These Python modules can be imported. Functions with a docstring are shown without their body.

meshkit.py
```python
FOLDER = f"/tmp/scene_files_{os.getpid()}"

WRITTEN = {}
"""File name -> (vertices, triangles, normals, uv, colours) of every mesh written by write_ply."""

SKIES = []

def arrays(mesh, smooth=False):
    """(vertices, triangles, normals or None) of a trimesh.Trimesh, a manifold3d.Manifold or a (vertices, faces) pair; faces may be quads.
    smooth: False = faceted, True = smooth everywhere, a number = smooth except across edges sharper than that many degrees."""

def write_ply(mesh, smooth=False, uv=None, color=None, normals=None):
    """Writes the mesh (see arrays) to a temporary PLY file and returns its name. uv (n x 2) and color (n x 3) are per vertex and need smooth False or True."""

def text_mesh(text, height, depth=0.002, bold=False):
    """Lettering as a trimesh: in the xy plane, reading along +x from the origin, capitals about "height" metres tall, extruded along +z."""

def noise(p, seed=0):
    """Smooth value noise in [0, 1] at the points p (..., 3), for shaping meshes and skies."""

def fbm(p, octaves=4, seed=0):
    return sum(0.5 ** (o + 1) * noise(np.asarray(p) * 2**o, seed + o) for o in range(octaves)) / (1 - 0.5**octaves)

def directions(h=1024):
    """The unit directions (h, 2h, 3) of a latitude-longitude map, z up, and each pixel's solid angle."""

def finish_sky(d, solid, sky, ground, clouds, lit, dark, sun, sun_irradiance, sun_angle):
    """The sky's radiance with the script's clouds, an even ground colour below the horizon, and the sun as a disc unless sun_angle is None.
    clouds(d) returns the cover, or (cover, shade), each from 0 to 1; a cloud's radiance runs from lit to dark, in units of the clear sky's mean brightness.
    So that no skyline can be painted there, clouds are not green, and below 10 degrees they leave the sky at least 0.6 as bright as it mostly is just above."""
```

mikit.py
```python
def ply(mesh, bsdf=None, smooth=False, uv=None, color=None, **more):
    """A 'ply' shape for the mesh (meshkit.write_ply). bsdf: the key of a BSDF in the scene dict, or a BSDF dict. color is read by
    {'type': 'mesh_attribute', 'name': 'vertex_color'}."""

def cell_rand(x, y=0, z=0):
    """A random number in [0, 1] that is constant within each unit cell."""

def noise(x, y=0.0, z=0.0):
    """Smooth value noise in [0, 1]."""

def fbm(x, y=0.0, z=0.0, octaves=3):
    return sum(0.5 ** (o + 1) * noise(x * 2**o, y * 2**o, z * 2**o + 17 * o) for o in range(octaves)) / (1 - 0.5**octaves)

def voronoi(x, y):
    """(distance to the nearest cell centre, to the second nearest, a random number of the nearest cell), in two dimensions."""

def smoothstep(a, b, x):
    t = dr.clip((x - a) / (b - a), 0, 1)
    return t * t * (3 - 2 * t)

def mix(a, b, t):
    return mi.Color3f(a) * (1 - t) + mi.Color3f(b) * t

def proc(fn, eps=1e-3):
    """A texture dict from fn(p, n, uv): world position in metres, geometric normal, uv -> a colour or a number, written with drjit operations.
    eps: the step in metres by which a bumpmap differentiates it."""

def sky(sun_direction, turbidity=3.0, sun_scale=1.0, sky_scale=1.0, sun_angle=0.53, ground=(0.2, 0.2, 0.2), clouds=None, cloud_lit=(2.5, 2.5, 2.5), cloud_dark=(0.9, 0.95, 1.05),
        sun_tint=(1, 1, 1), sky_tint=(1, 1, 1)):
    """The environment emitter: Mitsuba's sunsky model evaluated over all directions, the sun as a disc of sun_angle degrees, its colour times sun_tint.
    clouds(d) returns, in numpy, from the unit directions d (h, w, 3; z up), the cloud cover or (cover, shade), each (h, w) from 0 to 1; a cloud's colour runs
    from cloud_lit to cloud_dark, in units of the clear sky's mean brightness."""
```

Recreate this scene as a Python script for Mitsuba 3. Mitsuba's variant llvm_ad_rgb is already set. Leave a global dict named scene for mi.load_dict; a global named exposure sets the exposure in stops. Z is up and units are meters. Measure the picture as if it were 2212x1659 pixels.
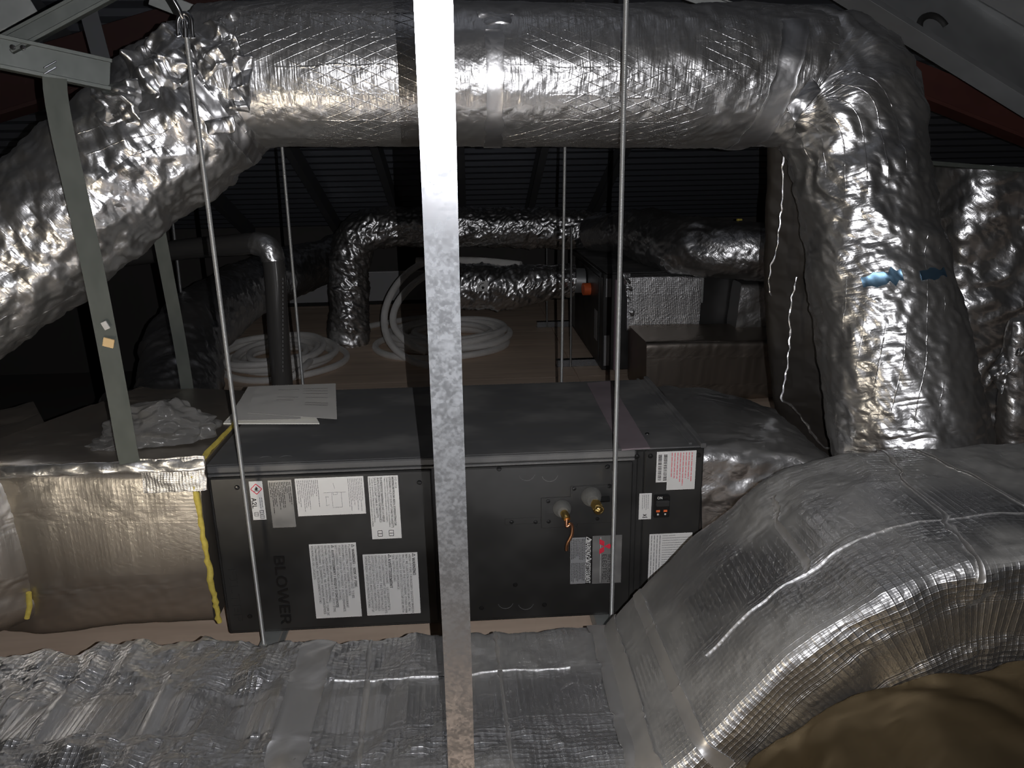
import math, random
import numpy as np, trimesh, drjit as dr, mitsuba as mi, mikit, meshkit
from mikit import noise as dn, fbm as dfbm, smoothstep as dss, mix as dmix, cell_rand as dcell, voronoi as dvor

T = mi.ScalarTransform4f
scene, labels = {}, {}
rng = np.random.default_rng(7)

# ------------------------------------------------------------------ camera, lights, exposure
FOCAL, PITCH, YAW, ROLL = 1629.48, 0.2840, 0.0570, -0.0177
CAM = np.array([0.6121, -1.6400, 1.0953])
_cy, _sy, _cp, _sp = math.cos(YAW), math.sin(YAW), math.cos(PITCH), math.sin(PITCH)
FWD = np.array([_sy * _cp, _cy * _cp, -_sp])
_r0 = np.array([_cy, -_sy, 0.0]); _u0 = np.cross(_r0, FWD)
RIGHT = _r0 * math.cos(ROLL) + _u0 * math.sin(ROLL)
UPV = _u0 * math.cos(ROLL) - _r0 * math.sin(ROLL)
scene["camera"] = {"type": "perspective", "fov": math.degrees(2 * math.atan(1106 / FOCAL)), "fov_axis": "x", "near_clip": 0.02, "far_clip": 60.0,
                   "to_world": T().look_at(origin=CAM.tolist(), target=(CAM + FWD).tolist(), up=UPV.tolist())}
# the phone's own flash, beside its lens
FLASH = CAM + RIGHT * 0.034 + UPV * 0.004 - FWD * 0.002
scene["phone_flash"] = {"type": "point", "position": FLASH.tolist(), "intensity": {"type": "rgb", "value": [2.9, 2.86, 2.95]}}
WORK_LAMP = np.array([-0.28, -1.06, 0.19])  # warm lamp on the floor in front of the foreground duct, below the frame
LAMP_POWER = 20.0
exposure = 0.86

# ------------------------------------------------------------------ helpers


def ray(px, py):
    return FWD + RIGHT * (px - 1106) / FOCAL + UPV * (829.5 - py) / FOCAL


def at(px, py, Y):
    d = ray(px, py); return CAM + d * ((Y - CAM[1]) / d[1])


def atz(px, py, Z):
    d = ray(px, py); return CAM + d * ((Z - CAM[2]) / d[2])


def numbered(key):
    if key not in scene and not any(k.startswith(key + "__") for k in scene) and key not in labels:
        return key
    k = 1
    while True:
        c = f"{key}_{k:03d}"
        if c not in scene and c not in labels and not any(s.startswith(c + "__") for s in scene):
            return c
        k += 1


def obj(name, mesh, mat, parent=None, smooth=False, uv=None, label=None, kind=None, **more):
    key = numbered((parent + "__" if parent else "") + name)
    scene[key] = mikit.ply(mesh, mat, smooth=smooth, uv=uv, **more)
    if label or kind:
        labels[key] = {}
        if label: labels[key]["label"] = label
        if kind: labels[key]["kind"] = kind
    return key


def thing(name, label, cat, group=None):
    key = numbered(name)
    labels[key] = {"label": label, "category": cat}
    if group: labels[key]["group"] = group
    return key


def tag(key, label, cat, group=None):
    labels[key] = {"label": label, "category": cat}
    if group: labels[key]["group"] = group
    return key


def struct(key):
    labels.setdefault(key, {})["kind"] = "structure"
    return key


cat = trimesh.util.concatenate


def bbox(lo, hi, c=0.002):
    """box from lo to hi with chamfered edges"""
    lo, hi = np.asarray(lo, float), np.asarray(hi, float)
    c = min(c, 0.45 * float((hi - lo).min()))
    pts = []
    for sx in (0, 1):
        for sy in (0, 1):
            for sz in (0, 1):
                p = np.array([(lo, hi)[sx][0], (lo, hi)[sy][1], (lo, hi)[sz][2]])
                s = np.array([1 - 2 * sx, 1 - 2 * sy, 1 - 2 * sz]) * c
                for k in range(3):
                    q = p + s; q[k] = p[k]; pts.append(q)
    return trimesh.convex.convex_hull(np.array(pts))


def bar(a, b, w, h, up=(0, 0, 1), c=0.001):
    """rectangular bar from a to b, w wide across, h along up"""
    a, b = np.asarray(a, float), np.asarray(b, float)
    t = b - a; L = np.linalg.norm(t); t /= L
    s = np.cross(t, up); s /= np.linalg.norm(s); u = np.cross(s, t)
    m = bbox((0, -w / 2, -h / 2), (L, w / 2, h / 2), c)
    M = np.eye(4); M[:3, 0], M[:3, 1], M[:3, 2], M[:3, 3] = t, np.cross(u, t), u, a
    m.apply_transform(M); return m


def channel(a, b, w, h, t, up, lip=0.0, flip=1):
    """C channel from a to b: web (height h along up) with two flanges of width w towards flip*side, and lips"""
    a, b, up = np.asarray(a, float), np.asarray(b, float), np.asarray(up, float)
    d = b - a; L = np.linalg.norm(d); d /= L
    s = np.cross(d, up); s /= np.linalg.norm(s); u = np.cross(s, d); s = s * flip
    parts = [((0, -t / 2, -h / 2), (L, t / 2, h / 2)), ((0, 0, -h / 2), (L, w, -h / 2 + t)), ((0, 0, h / 2 - t), (L, w, h / 2))]
    if lip:
        parts += [((0, w - t, -h / 2), (L, w, -h / 2 + lip)), ((0, w - t, h / 2 - lip), (L, w, h / 2))]
    M = np.eye(4); M[:3, 0], M[:3, 1], M[:3, 2], M[:3, 3] = d, s, u, a
    out = []
    for lo, hi in parts:
        m = bbox(lo, hi, 0.0008); m.apply_transform(M)
        if np.linalg.det(M[:3, :3]) < 0: m.invert()
        out.append(m)
    return cat(out)


def spline(pts, n):
    from scipy.interpolate import CubicSpline
    pts = np.asarray(pts, float)
    d = np.r_[0, np.cumsum(np.linalg.norm(np.diff(pts, axis=0), axis=1) ** 0.5)]
    return CubicSpline(d, pts)(np.linspace(0, d[-1], n))


def wire(pts, r, sides=10, caps=True):
    """round tube through the points; r a number or one per point"""
    P = np.asarray(pts, float); n = len(P)
    R = np.broadcast_to(np.asarray(r, float), (n,))
    t = np.gradient(P, axis=0); t /= np.linalg.norm(t, axis=1, keepdims=True)
    ref = np.array([0, 0, 1.0]) if abs(t[0][2]) < 0.9 else np.array([1.0, 0, 0])
    N = np.cross(t[0], ref); N /= np.linalg.norm(N)
    V = []
    ang = np.arange(sides) / sides * 2 * np.pi
    for k in range(n):
        N = N - t[k] * (N @ t[k]); N /= np.linalg.norm(N)
        B = np.cross(t[k], N)
        V.append(P[k] + R[k] * (np.cos(ang)[:, None] * N + np.sin(ang)[:, None] * B))
    V = np.vstack(V)
    F = []
    for k in range(n - 1):
        a = k * sides + np.arange(sides); b = k * sides + (np.arange(sides) + 1) % sides
        F += [np.c_[a, b, b + sides], np.c_[a, b + sides, a + sides]]
    if caps:
        V = np.vstack([V, P[0], P[-1]]); c0, c1 = len(V) - 2, len(V) - 1
        a = np.arange(sides); b = (a + 1) % sides
        F += [np.c_[np.full(sides, c0), b, a], np.c_[np.full(sides, c1), a + (n - 1) * sides, b + (n - 1) * sides]]
    return trimesh.Trimesh(V, np.vstack(F), process=False)


def dome(c, n, r, h, sides=12):
    """screw head: flat-topped dome at c, axis n"""
    m = trimesh.creation.revolve(np.array([[0, 0], [r, 0], [r, h * .45], [r * .75, h * .9], [r * .3, h], [0, h]]), sections=sides)
    M = trimesh.geometry.align_vectors([0, 0, 1], n); M[:3, 3] = c
    m.apply_transform(M); return m


_A = np.linalg.qr(np.random.default_rng(3).normal(size=(3, 3)))[0]
_B = np.linalg.qr(np.random.default_rng(5).normal(size=(3, 3)))[0]


def crease(p, k, seed):
    """crumpled-foil relief, about -1..1: flat facets meeting in sharp folds (triangle waves in random directions, bent by noise)"""
    r = np.random.default_rng(1000 + seed)
    w = np.stack([meshkit.noise(p * k * .45 + 17 * c, seed + 50 + c) for c in range(3)], -1) * 1.6
    q = p * k * .62 + w
    out = 0.0
    for i in range(4):
        d = r.normal(size=3); d /= np.linalg.norm(d)
        x = q @ d + r.random() * 9
        out = out + (4 * np.abs(x - np.floor(x) - .5) - 1)
    return out * .45


class Loft:
    """A wrapped duct: a cross-section (superellipse, exponent ex: 2 round, larger = boxier) swept along a path, crumpled like foil."""

    def __init__(self, pts, W, H, ex=2.0, up=(0, 0, 1), rough=(0.012, 0.006, 0.003, 0.0), seed=1, wr=(45., 5.)):
        from scipy.interpolate import PchipInterpolator
        pts = np.asarray(pts, float); n = len(pts)
        fine = spline(pts, 400)
        dd = np.r_[0, np.cumsum(np.linalg.norm(np.diff(fine, axis=0), axis=1))]
        self.L = dd[-1]; self.dd, self.fine = dd, fine
        kn = np.r_[0, np.cumsum(np.linalg.norm(np.diff(pts, axis=0), axis=1) ** 0.5)]
        ks = np.interp(kn / kn[-1], np.linspace(0, 1, 400), dd)
        ks[0], ks[-1] = 0, self.L
        f = lambda a: PchipInterpolator(ks, np.broadcast_to(np.asarray(a, float), (n,)))
        self.W, self.H, self.ex = f(W), f(H), f(ex)
        self.lump, self.cr, self.fi, self.wrk = [f(a) for a in rough]
        ups = np.broadcast_to(np.asarray(up, float), (n, 3))
        self.up = PchipInterpolator(ks, ups)
        self.seed, self.wr = seed, wr
        th = np.linspace(0, 2 * np.pi, 2001)
        w, h, e = float(np.mean(self.W(ks))), float(np.mean(self.H(ks))), float(np.mean(self.ex(ks)))
        x = np.sign(np.cos(th)) * np.abs(np.cos(th)) ** (2 / e) * w; y = np.sign(np.sin(th)) * np.abs(np.sin(th)) ** (2 / e) * h
        a = np.r_[0, np.cumsum(np.hypot(np.diff(x), np.diff(y)))]
        self.per = a[-1]; self.th = (a / a[-1], th)

    def base(self, s, u):
        C = np.stack([np.interp(s, self.dd, self.fine[:, k]) for k in range(3)], -1)
        C1 = np.stack([np.interp(np.clip(s + .004, 0, self.L), self.dd, self.fine[:, k]) for k in range(3)], -1)
        C0 = np.stack([np.interp(np.clip(s - .004, 0, self.L), self.dd, self.fine[:, k]) for k in range(3)], -1)
        t = C1 - C0; t /= np.linalg.norm(t, axis=-1, keepdims=True)
        up = self.up(s)
        a = np.cross(t, up); a /= np.linalg.norm(a, axis=-1, keepdims=True)
        b = np.cross(a, t)
        th = np.interp(u % 1.0, *self.th)
        c, sn, e = np.cos(th), np.sin(th), self.ex(s)
        x = np.sign(c) * np.abs(c) ** (2 / e); y = np.sign(sn) * np.abs(sn) ** (2 / e)
        w, h = self.W(s), self.H(s)
        P = C + (w * x)[..., None] * a + (h * y)[..., None] * b
        nx, ny = np.sign(x) * np.abs(x) ** (e - 1) / w, np.sign(y) * np.abs(y) ** (e - 1) / h
        N = nx[..., None] * a + ny[..., None] * b
        N /= np.linalg.norm(N, axis=-1, keepdims=True)
        return P, N, np.stack([np.cos(th), np.sin(th)], -1)

    def surf(self, s, u, off=0.0, fine=1.0):
        P, N, cs = self.base(s, u)
        sd = self.seed
        d = self.lump(s) * 2 * (meshkit.fbm(P * 5.0 + 11 * sd, 2, sd) - .5)
        cr, fi, wk = self.cr(s), self.fi(s), self.wrk(s)
        if np.max(cr) > 0:
            d = d + cr * (crease(P, 11., sd + 1) * .6 + crease(P, 23., sd + 2) * .4)
        if np.max(fi) > 0 and fine:
            d = d + fine * fi * (crease(P, 48., sd + 3) * .6 + crease(P, 95., sd + 4) * .4)
        if np.max(wk) > 0 and fine:
            q = np.stack([s * self.wr[0] + 2.5 * meshkit.noise(P * 9., sd + 8), cs[..., 0] * self.wr[1], cs[..., 1] * self.wr[1]], -1)
            d = d + fine * wk * (1 - 2.5 * np.abs(meshkit.noise(q, sd + 9) - .5))
        return P + N * (d + off)[..., None]

    def mesh(self, ds=0.007, caps=(True, True), u0=0.0):
        ns, nu = max(4, int(self.L / ds)), max(16, int(self.per / ds))
        S, U = np.meshgrid(np.linspace(0, self.L, ns), np.linspace(u0, u0 + 1, nu + 1), indexing="ij")
        V = self.surf(S, U)
        uv = np.stack([S, (U - u0) * self.per], -1).reshape(-1, 2)
        V = V.reshape(-1, 3); m = nu + 1
        i = (np.arange(ns - 1)[:, None] * m + np.arange(nu)).ravel()
        F = [np.c_[i, i + m + 1, i + 1], np.c_[i, i + m, i + m + 1]]
        for end in (0, 1):
            if not caps[end]: continue
            ring = V[(ns - 1) * m * end: (ns - 1) * m * end + nu]
            c = ring.mean(0); base = len(V)
            ring_in = c + (ring - c) * 0.5
            V = np.vstack([V, ring, ring_in, c]); uv = np.vstack([uv, (ring - c)[:, :2], (ring_in - c)[:, :2], [[0, 0]]])
            a = np.arange(nu); b = (a + 1) % nu
            f = np.vstack([np.c_[base + a, base + b, base + nu + b], np.c_[base + a, base + nu + b, base + nu + a], np.c_[base + nu + a, base + nu + b, np.full(nu, base + 2 * nu)]])
            F.append(f if end else f[:, ::-1])
        F = np.vstack(F)
        tm = trimesh.Trimesh(V, F, process=False)
        if tm.volume < 0: F = F[:, ::-1]
        return trimesh.Trimesh(V, F, process=False), uv

    def patch(self, s0, s1, u0, u1, off=0.003, skew=0.0, ds=0.008, rag=0.004, fine=0.5):
        """a strip of tape lying on the duct between the path lengths s0..s1 and the section fractions u0..u1"""
        ns, nu = max(3, int(abs(s1 - s0) / ds)), max(3, int(abs(u1 - u0) * self.per / ds))
        a, b = np.linspace(0, 1, ns), np.linspace(0, 1, nu)
        A, B = np.meshgrid(a, b, indexing="ij")
        jag = rag * (meshkit.noise(np.stack([b * 30, b * 0 + s0 * 50, b * 0], -1), self.seed) - .5)
        S = s0 + (s1 - s0) * A + skew * (B - .5) + jag[None] * 2 * (A - .5) * 2
        U = u0 + (u1 - u0) * B
        S = np.clip(S, 0, self.L)
        top = self.surf(S, U, off, fine); bot = self.surf(S, U, off - .0025, fine)
        n = ns * nu
        i = (np.arange(ns - 1)[:, None] * nu + np.arange(nu - 1)).ravel()
        F = np.vstack([np.c_[i, i + nu, i + nu + 1], np.c_[i, i + nu + 1, i + 1]])
        ring = np.r_[np.arange(nu), np.arange(1, ns) * nu + nu - 1, (ns - 1) * nu + np.arange(nu - 2, -1, -1), np.arange(ns - 2, 0, -1) * nu]
        r2 = np.roll(ring, -1)
        F = np.vstack([F, F[:, ::-1] + n, np.c_[ring, r2 + n, r2], np.c_[ring, ring + n, r2 + n]])
        V = np.vstack([top.reshape(-1, 3), bot.reshape(-1, 3)])
        tm = trimesh.Trimesh(V, F, process=False)
        P, N, _ = self.base(S[:1, :1], U[:1, :1])
        fn = np.cross(V[F[0, 1]] - V[F[0, 0]], V[F[0, 2]] - V[F[0, 0]])
        if fn @ N.reshape(3) < 0: F = F[:, ::-1]
        uv = np.stack([S, U * self.per], -1).reshape(-1, 2)
        return trimesh.Trimesh(V, F, process=False), np.vstack([uv, uv])


def duct(name, loft, mat, parent, ds=0.007, caps=(True, True), u0=0.0, label=None):
    m, uv = loft.mesh(ds, caps, u0)
    return obj(name, m, mat, parent, smooth=True, uv=uv, label=label)


def tape(loft, mat, parent, *a, name="tape_strip", label=None, **k):
    m, uv = loft.patch(*a, **k)
    return obj(name, m, mat, parent, smooth=True, uv=uv, label=label)


# ------------------------------------------------------------------ materials


def rgb(*c):
    return {"type": "rgb", "value": list(c)}


def foil_height(kind, k1=90., amp=0.0011, line=0.0006):
    def fn(p, n, uv):
        x, y, z = p.x * .8 + p.y * .6, -p.x * .6 + p.y * .8, p.z
        y, z = y * .8 + z * .6, -y * .6 + z * .8
        a = dr.abs(dn(x * k1, y * k1, z * k1) - .5) + .45 * dr.abs(dn(x * k1 * 2.3 + 9, y * k1 * 2.3, z * k1 * 2.3) - .5)
        big = dn(x * k1 * .22 + 5, y * k1 * .22, z * k1 * .22)
        h = a * amp * (0.35 + 1.5 * big)
        if kind == "diamond":
            for c, s in ((.38, .925), (-.38, .925), (0.0, 1.0)):
                q = (uv.x * c + uv.y * s) / (.021 if c else .06) + .15 * dn(uv.x * 20, uv.y * 20)
                f = dr.abs(q - dr.floor(q) - .5)
                h = h + line * (1 - dss(.0, .055, f)) * (.2 + 1.2 * dn(uv.x * 260, uv.y * 260)) * dss(.3, .6, dn(uv.x * 7 + 3 * s, uv.y * 7))
            h = h + .00075 * dr.abs(dn(uv.x * 170 + 1.5 * dn(uv.x * 30, uv.y * 30), uv.y * 16) - .5) + .0004 * dr.abs(dn(uv.x * 420, uv.y * 45) - .5)
        if kind == "leg":
            q = (uv.x * .30 + uv.y * .954) / .044 + .2 * dn(uv.x * 12, uv.y * 12)
            f = dr.abs(q - dr.floor(q) - .5)
            h = h + line * (1 - dss(.0, .03, f)) * (.1 + 1.3 * dn(uv.x * 200, uv.y * 200)) * dss(.35, .6, dn(uv.x * 6 + 4, uv.y * 9))
            h = h + .0017 * dr.abs(dn(uv.x * 90 + 1.5 * dn(uv.x * 25, uv.y * 25), uv.y * 9) - .5) + .0004 * dr.abs(dn(uv.x * 300, uv.y * 40) - .5)
        if kind == "grid":
            a_, b_ = uv.x / .0098 + .2 * dn(uv.x * 25, uv.y * 25), uv.y / .0098 + .2 * dn(uv.x * 25, uv.y * 25 + 9)
            fa, fb = dr.abs(a_ - dr.floor(a_) - .5), dr.abs(b_ - dr.floor(b_) - .5)
            h = h - line * (dr.square(fa * 2) + dr.square(fb * 2)) * .5 + line * .8 * ((1 - dss(.0, .12, fa)) + (1 - dss(.0, .12, fb)))
        return h
    return fn


def foil(kind, alpha=0.16, refl=(.86, .865, .87), dust=None, **k):
    b = {"type": "bumpmap", "scale": 1.0, "tex": mikit.proc(foil_height(kind, **k), eps=6e-4),
         "bsdf": {"type": "roughconductor", "distribution": "ggx", "alpha": alpha, "eta": 1.1, "k": 6.2, "specular_reflectance": rgb(*refl)}}
    if dust:
        lo, hi, col = dust[:3]
        if len(dust) > 3:      # dust lies on what faces up, thickest on the right-hand duct
            wfn = lambda p, n, uv: dss(.25, .7, dr.abs(n.z)) * (lo + (hi - lo) * dss(.32, .62, dfbm(p.x * 5 + 3, p.y * 5, p.z * 5)) * (.6 + .4 * dn(p.x * 90, p.y * 90, p.z * 30)) * (.14 + .86 * dss(.2, .75, p.x)))
        else:
            wfn = lambda p, n, uv: lo + (hi - lo) * dss(.32, .62, dfbm(p.x * 5 + 3, p.y * 5, p.z * 5)) * (.6 + .4 * dn(p.x * 90, p.y * 90, p.z * 30))
        b = {"type": "blendbsdf", "weight": mikit.proc(wfn),
             "a": b, "b": {"type": "diffuse", "reflectance": rgb(*col)}}
    return {"type": "twosided", "bsdf": b}


def principled(base, rough=.5, metallic=0., **k):
    b = base if isinstance(base, dict) else rgb(*base)
    return {"type": "twosided", "bsdf": {"type": "principled", "base_color": b, "roughness": rough, "metallic": metallic, **k}}


M = scene
M["m_foil_diamond"] = foil("diamond", .10, amp=.00055, line=.0008, dust=(.09, .2, (.24, .235, .22)))
M["m_foil_plain"] = foil("plain", .11, amp=.0009, dust=(.09, .2, (.24, .235, .22)))
M["m_foil_settled"] = foil("plain", .12, amp=.0009, dust=(.16, .5, (.15, .147, .14), True))
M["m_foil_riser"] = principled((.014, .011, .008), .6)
M["m_foil_leg"] = foil("leg", .10, amp=.0006, line=.0008, dust=(.09, .2, (.24, .235, .22)))
M["m_foil_grid"] = foil("grid", .17, amp=.0010, line=.00035)
M["m_foil_dusty"] = foil("grid", .13, amp=.0010, line=.0006, dust=(.0, .66, (.24, .236, .22), True))
M["m_foil_dull"] = foil("grid", .15, amp=.0004, line=.0001, refl=(.72, .69, .64), dust=(.12, .34, (.16, .13, .10)))
M["m_foil_bronze"] = foil("plain", .26, refl=(.15, .115, .068), k1=30., amp=.0006, dust=(.25, .5, (.03, .021, .0105)))
M["m_foil_far"] = foil("plain", .11, k1=70., amp=.0014, dust=(.03, .22, (.16, .15, .14)))
M["m_foil_brown"] = foil("plain", .13, refl=(.5, .45, .40), k1=120., amp=.0004, dust=(.05, .16, (.10, .08, .06)))
M["m_tape"] = foil("plain", .15, k1=50., amp=.0007)
M["m_tape_dusty"] = foil("plain", .2, k1=60., amp=.0008, dust=(.1, .45, (.27, .25, .215)))
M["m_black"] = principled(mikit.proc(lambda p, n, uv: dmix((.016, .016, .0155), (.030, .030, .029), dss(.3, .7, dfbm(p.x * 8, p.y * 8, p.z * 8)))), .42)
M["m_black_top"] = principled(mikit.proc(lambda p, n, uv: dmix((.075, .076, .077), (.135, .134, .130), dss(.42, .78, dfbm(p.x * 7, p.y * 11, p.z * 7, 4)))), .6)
M["m_black_gloss"] = principled((.012, .012, .012), .22)
M["m_black_matte"] = principled((.02, .02, .019), .7)
M["m_pipe"] = principled((.06, .058, .055), .17, specular=1.0, clearcoat=.6)
M["m_galv"] = {"type": "twosided", "bsdf": {"type": "blendbsdf",
    "weight": mikit.proc(lambda p, n, uv: .46 + .44 * dss(.3, .7, dfbm(p.x * 260, p.y * 60, p.z * 200, 3) * .6 + .25 * dn(p.x * 70, 3., p.z * 70) + .15 * dvor(p.x * 260, p.z * 260)[2])),
    "a": {"type": "roughconductor", "distribution": "beckmann", "alpha": .105, "eta": 1.1, "k": 6.0, "specular_reflectance": rgb(.70, .71, .73)},
    "b": {"type": "roughconductor", "distribution": "beckmann", "alpha": .46, "eta": 1.1, "k": 6.0, "specular_reflectance": rgb(.27, .285, .30)}}}
M["m_steel"] = principled(mikit.proc(lambda p, n, uv: dmix((.42, .45, .43), (.60, .62, .60), dfbm(p.x * 30, p.y * 30, p.z * 30))), .48, .75)
M["m_purlin"] = principled(mikit.proc(lambda p, n, uv: dmix((.36, .375, .375), (.54, .555, .56), dfbm(p.x * 9, p.y * 9, p.z * 9))), .42, .65)
M["m_strap"] = principled(mikit.proc(lambda p, n, uv: dmix((.05, .059, .05), (.08, .088, .077), dfbm(p.x * 50, p.y * 50, p.z * 20))), .65, .2)
M["m_rod"] = {"type": "twosided", "bsdf": {"type": "bumpmap", "scale": 1.0, "tex": mikit.proc(lambda p, n, uv: .0004 * dr.sin(p.z * 2 * math.pi / .0022), eps=3e-4),
              "bsdf": {"type": "principled", "base_color": rgb(.72, .74, .73), "roughness": .42, "metallic": .85}}}
M["m_stud"] = principled(mikit.proc(lambda p, n, uv: dmix((.05, .058, .052), (.09, .098, .09), dfbm(p.x * 40, p.y * 40, p.z * 20))), .5, .5)
M["m_chrome"] = principled((.75, .77, .79), .16, 1.0)
M["m_brass"] = principled((.78, .55, .20), .22, 1.0)
M["m_copper"] = principled((.72, .36, .20), .3, 1.0)
M["m_white"] = principled((.64, .64, .62), .45)
M["m_silver_label"] = principled(mikit.proc(lambda p, n, uv: dmix((.20, .20, .20), (.38, .38, .37), dfbm(p.x * 30, 0, p.z * 30))), .35, .55)
M["m_grey_label"] = principled((.30, .305, .31), .4, .2)
M["m_ink"] = principled((.02, .02, .02), .6)
M["m_ink_grey"] = principled((.22, .22, .22), .6)
M["m_red_ink"] = principled((.62, .03, .06), .5)
M["m_pink_ink"] = principled((.62, .22, .24), .6)
M["m_paper"] = principled((.50, .49, .46), .7)
M["m_paper_white"] = principled((.85, .84, .76), .7)
M["m_envelope"] = principled((.40, .39, .37), .3)
M["m_film"] = {"type": "twosided", "bsdf": principled((.5, .5, .5), .2)["bsdf"]}
M["m_film"] = {"type": "blendbsdf", "weight": .17, "a": {"type": "bumpmap", "scale": 1.0, "tex": mikit.proc(lambda p, n, uv: .004 * dr.abs(dn(p.x * 60, p.y * 60, p.z * 60) - .5)), "bsdf": {"type": "thindielectric", "int_ior": 1.5}},
               "b": {"type": "twosided", "bsdf": {"type": "principled", "base_color": rgb(.66, .65, .62), "roughness": .22, "specular": .9}}}
M["m_yellow"] = principled(mikit.proc(lambda p, n, uv: dmix((.44, .34, .05), (.66, .54, .12), dfbm(p.x * 90, p.y * 90, p.z * 90))), .95)
M["m_hose"] = principled(mikit.proc(lambda p, n, uv: dmix((.70, .69, .66), (.86, .85, .82), dfbm(p.x * 25, p.y * 25, p.z * 25))), .6)
M["m_plywood"] = principled(mikit.proc(lambda p, n, uv: dmix((.50, .385, .295), (.70, .56, .44), dfbm(p.x * 3, p.y * 24, 1.0, 4)) * (.8 + .35 * dfbm(p.x * 2.2, p.y * 2.2, 7.))), .75)
M["m_deck"] = principled((.13, .14, .16), .4, .5)
M["m_rafter"] = principled((.10, .105, .11), .6, .3)
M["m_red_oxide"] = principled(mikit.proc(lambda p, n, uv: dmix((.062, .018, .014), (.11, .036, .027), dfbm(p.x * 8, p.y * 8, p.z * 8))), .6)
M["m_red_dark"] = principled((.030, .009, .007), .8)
M["m_wall"] = principled((.10, .095, .09), .9)
M["m_panel"] = principled((.42, .425, .43), .5)
M["m_panel_edge"] = principled((.6, .6, .6), .4)
M["m_orange"] = principled((.75, .14, .04), .5)
M["m_foam"] = principled(mikit.proc(lambda p, n, uv: dmix((.07, .07, .065), (.14, .14, .13), dfbm(p.x * 60, p.y * 60, p.z * 60))), .9)
M["m_purple_tape"] = principled(mikit.proc(lambda p, n, uv: dmix((.125, .105, .115), (.20, .165, .18), dfbm(p.x * 18, p.y * 18, p.z * 18))), .5)
M["m_purple_foam"] = principled((.30, .22, .26), .6)
M["m_blue_ink"] = principled((.10, .18, .26), .35, .85)
M["m_tan_tape"] = principled((.62, .44, .22), .6)
M["m_liner"] = principled((.045, .03, .022), .95)

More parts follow.
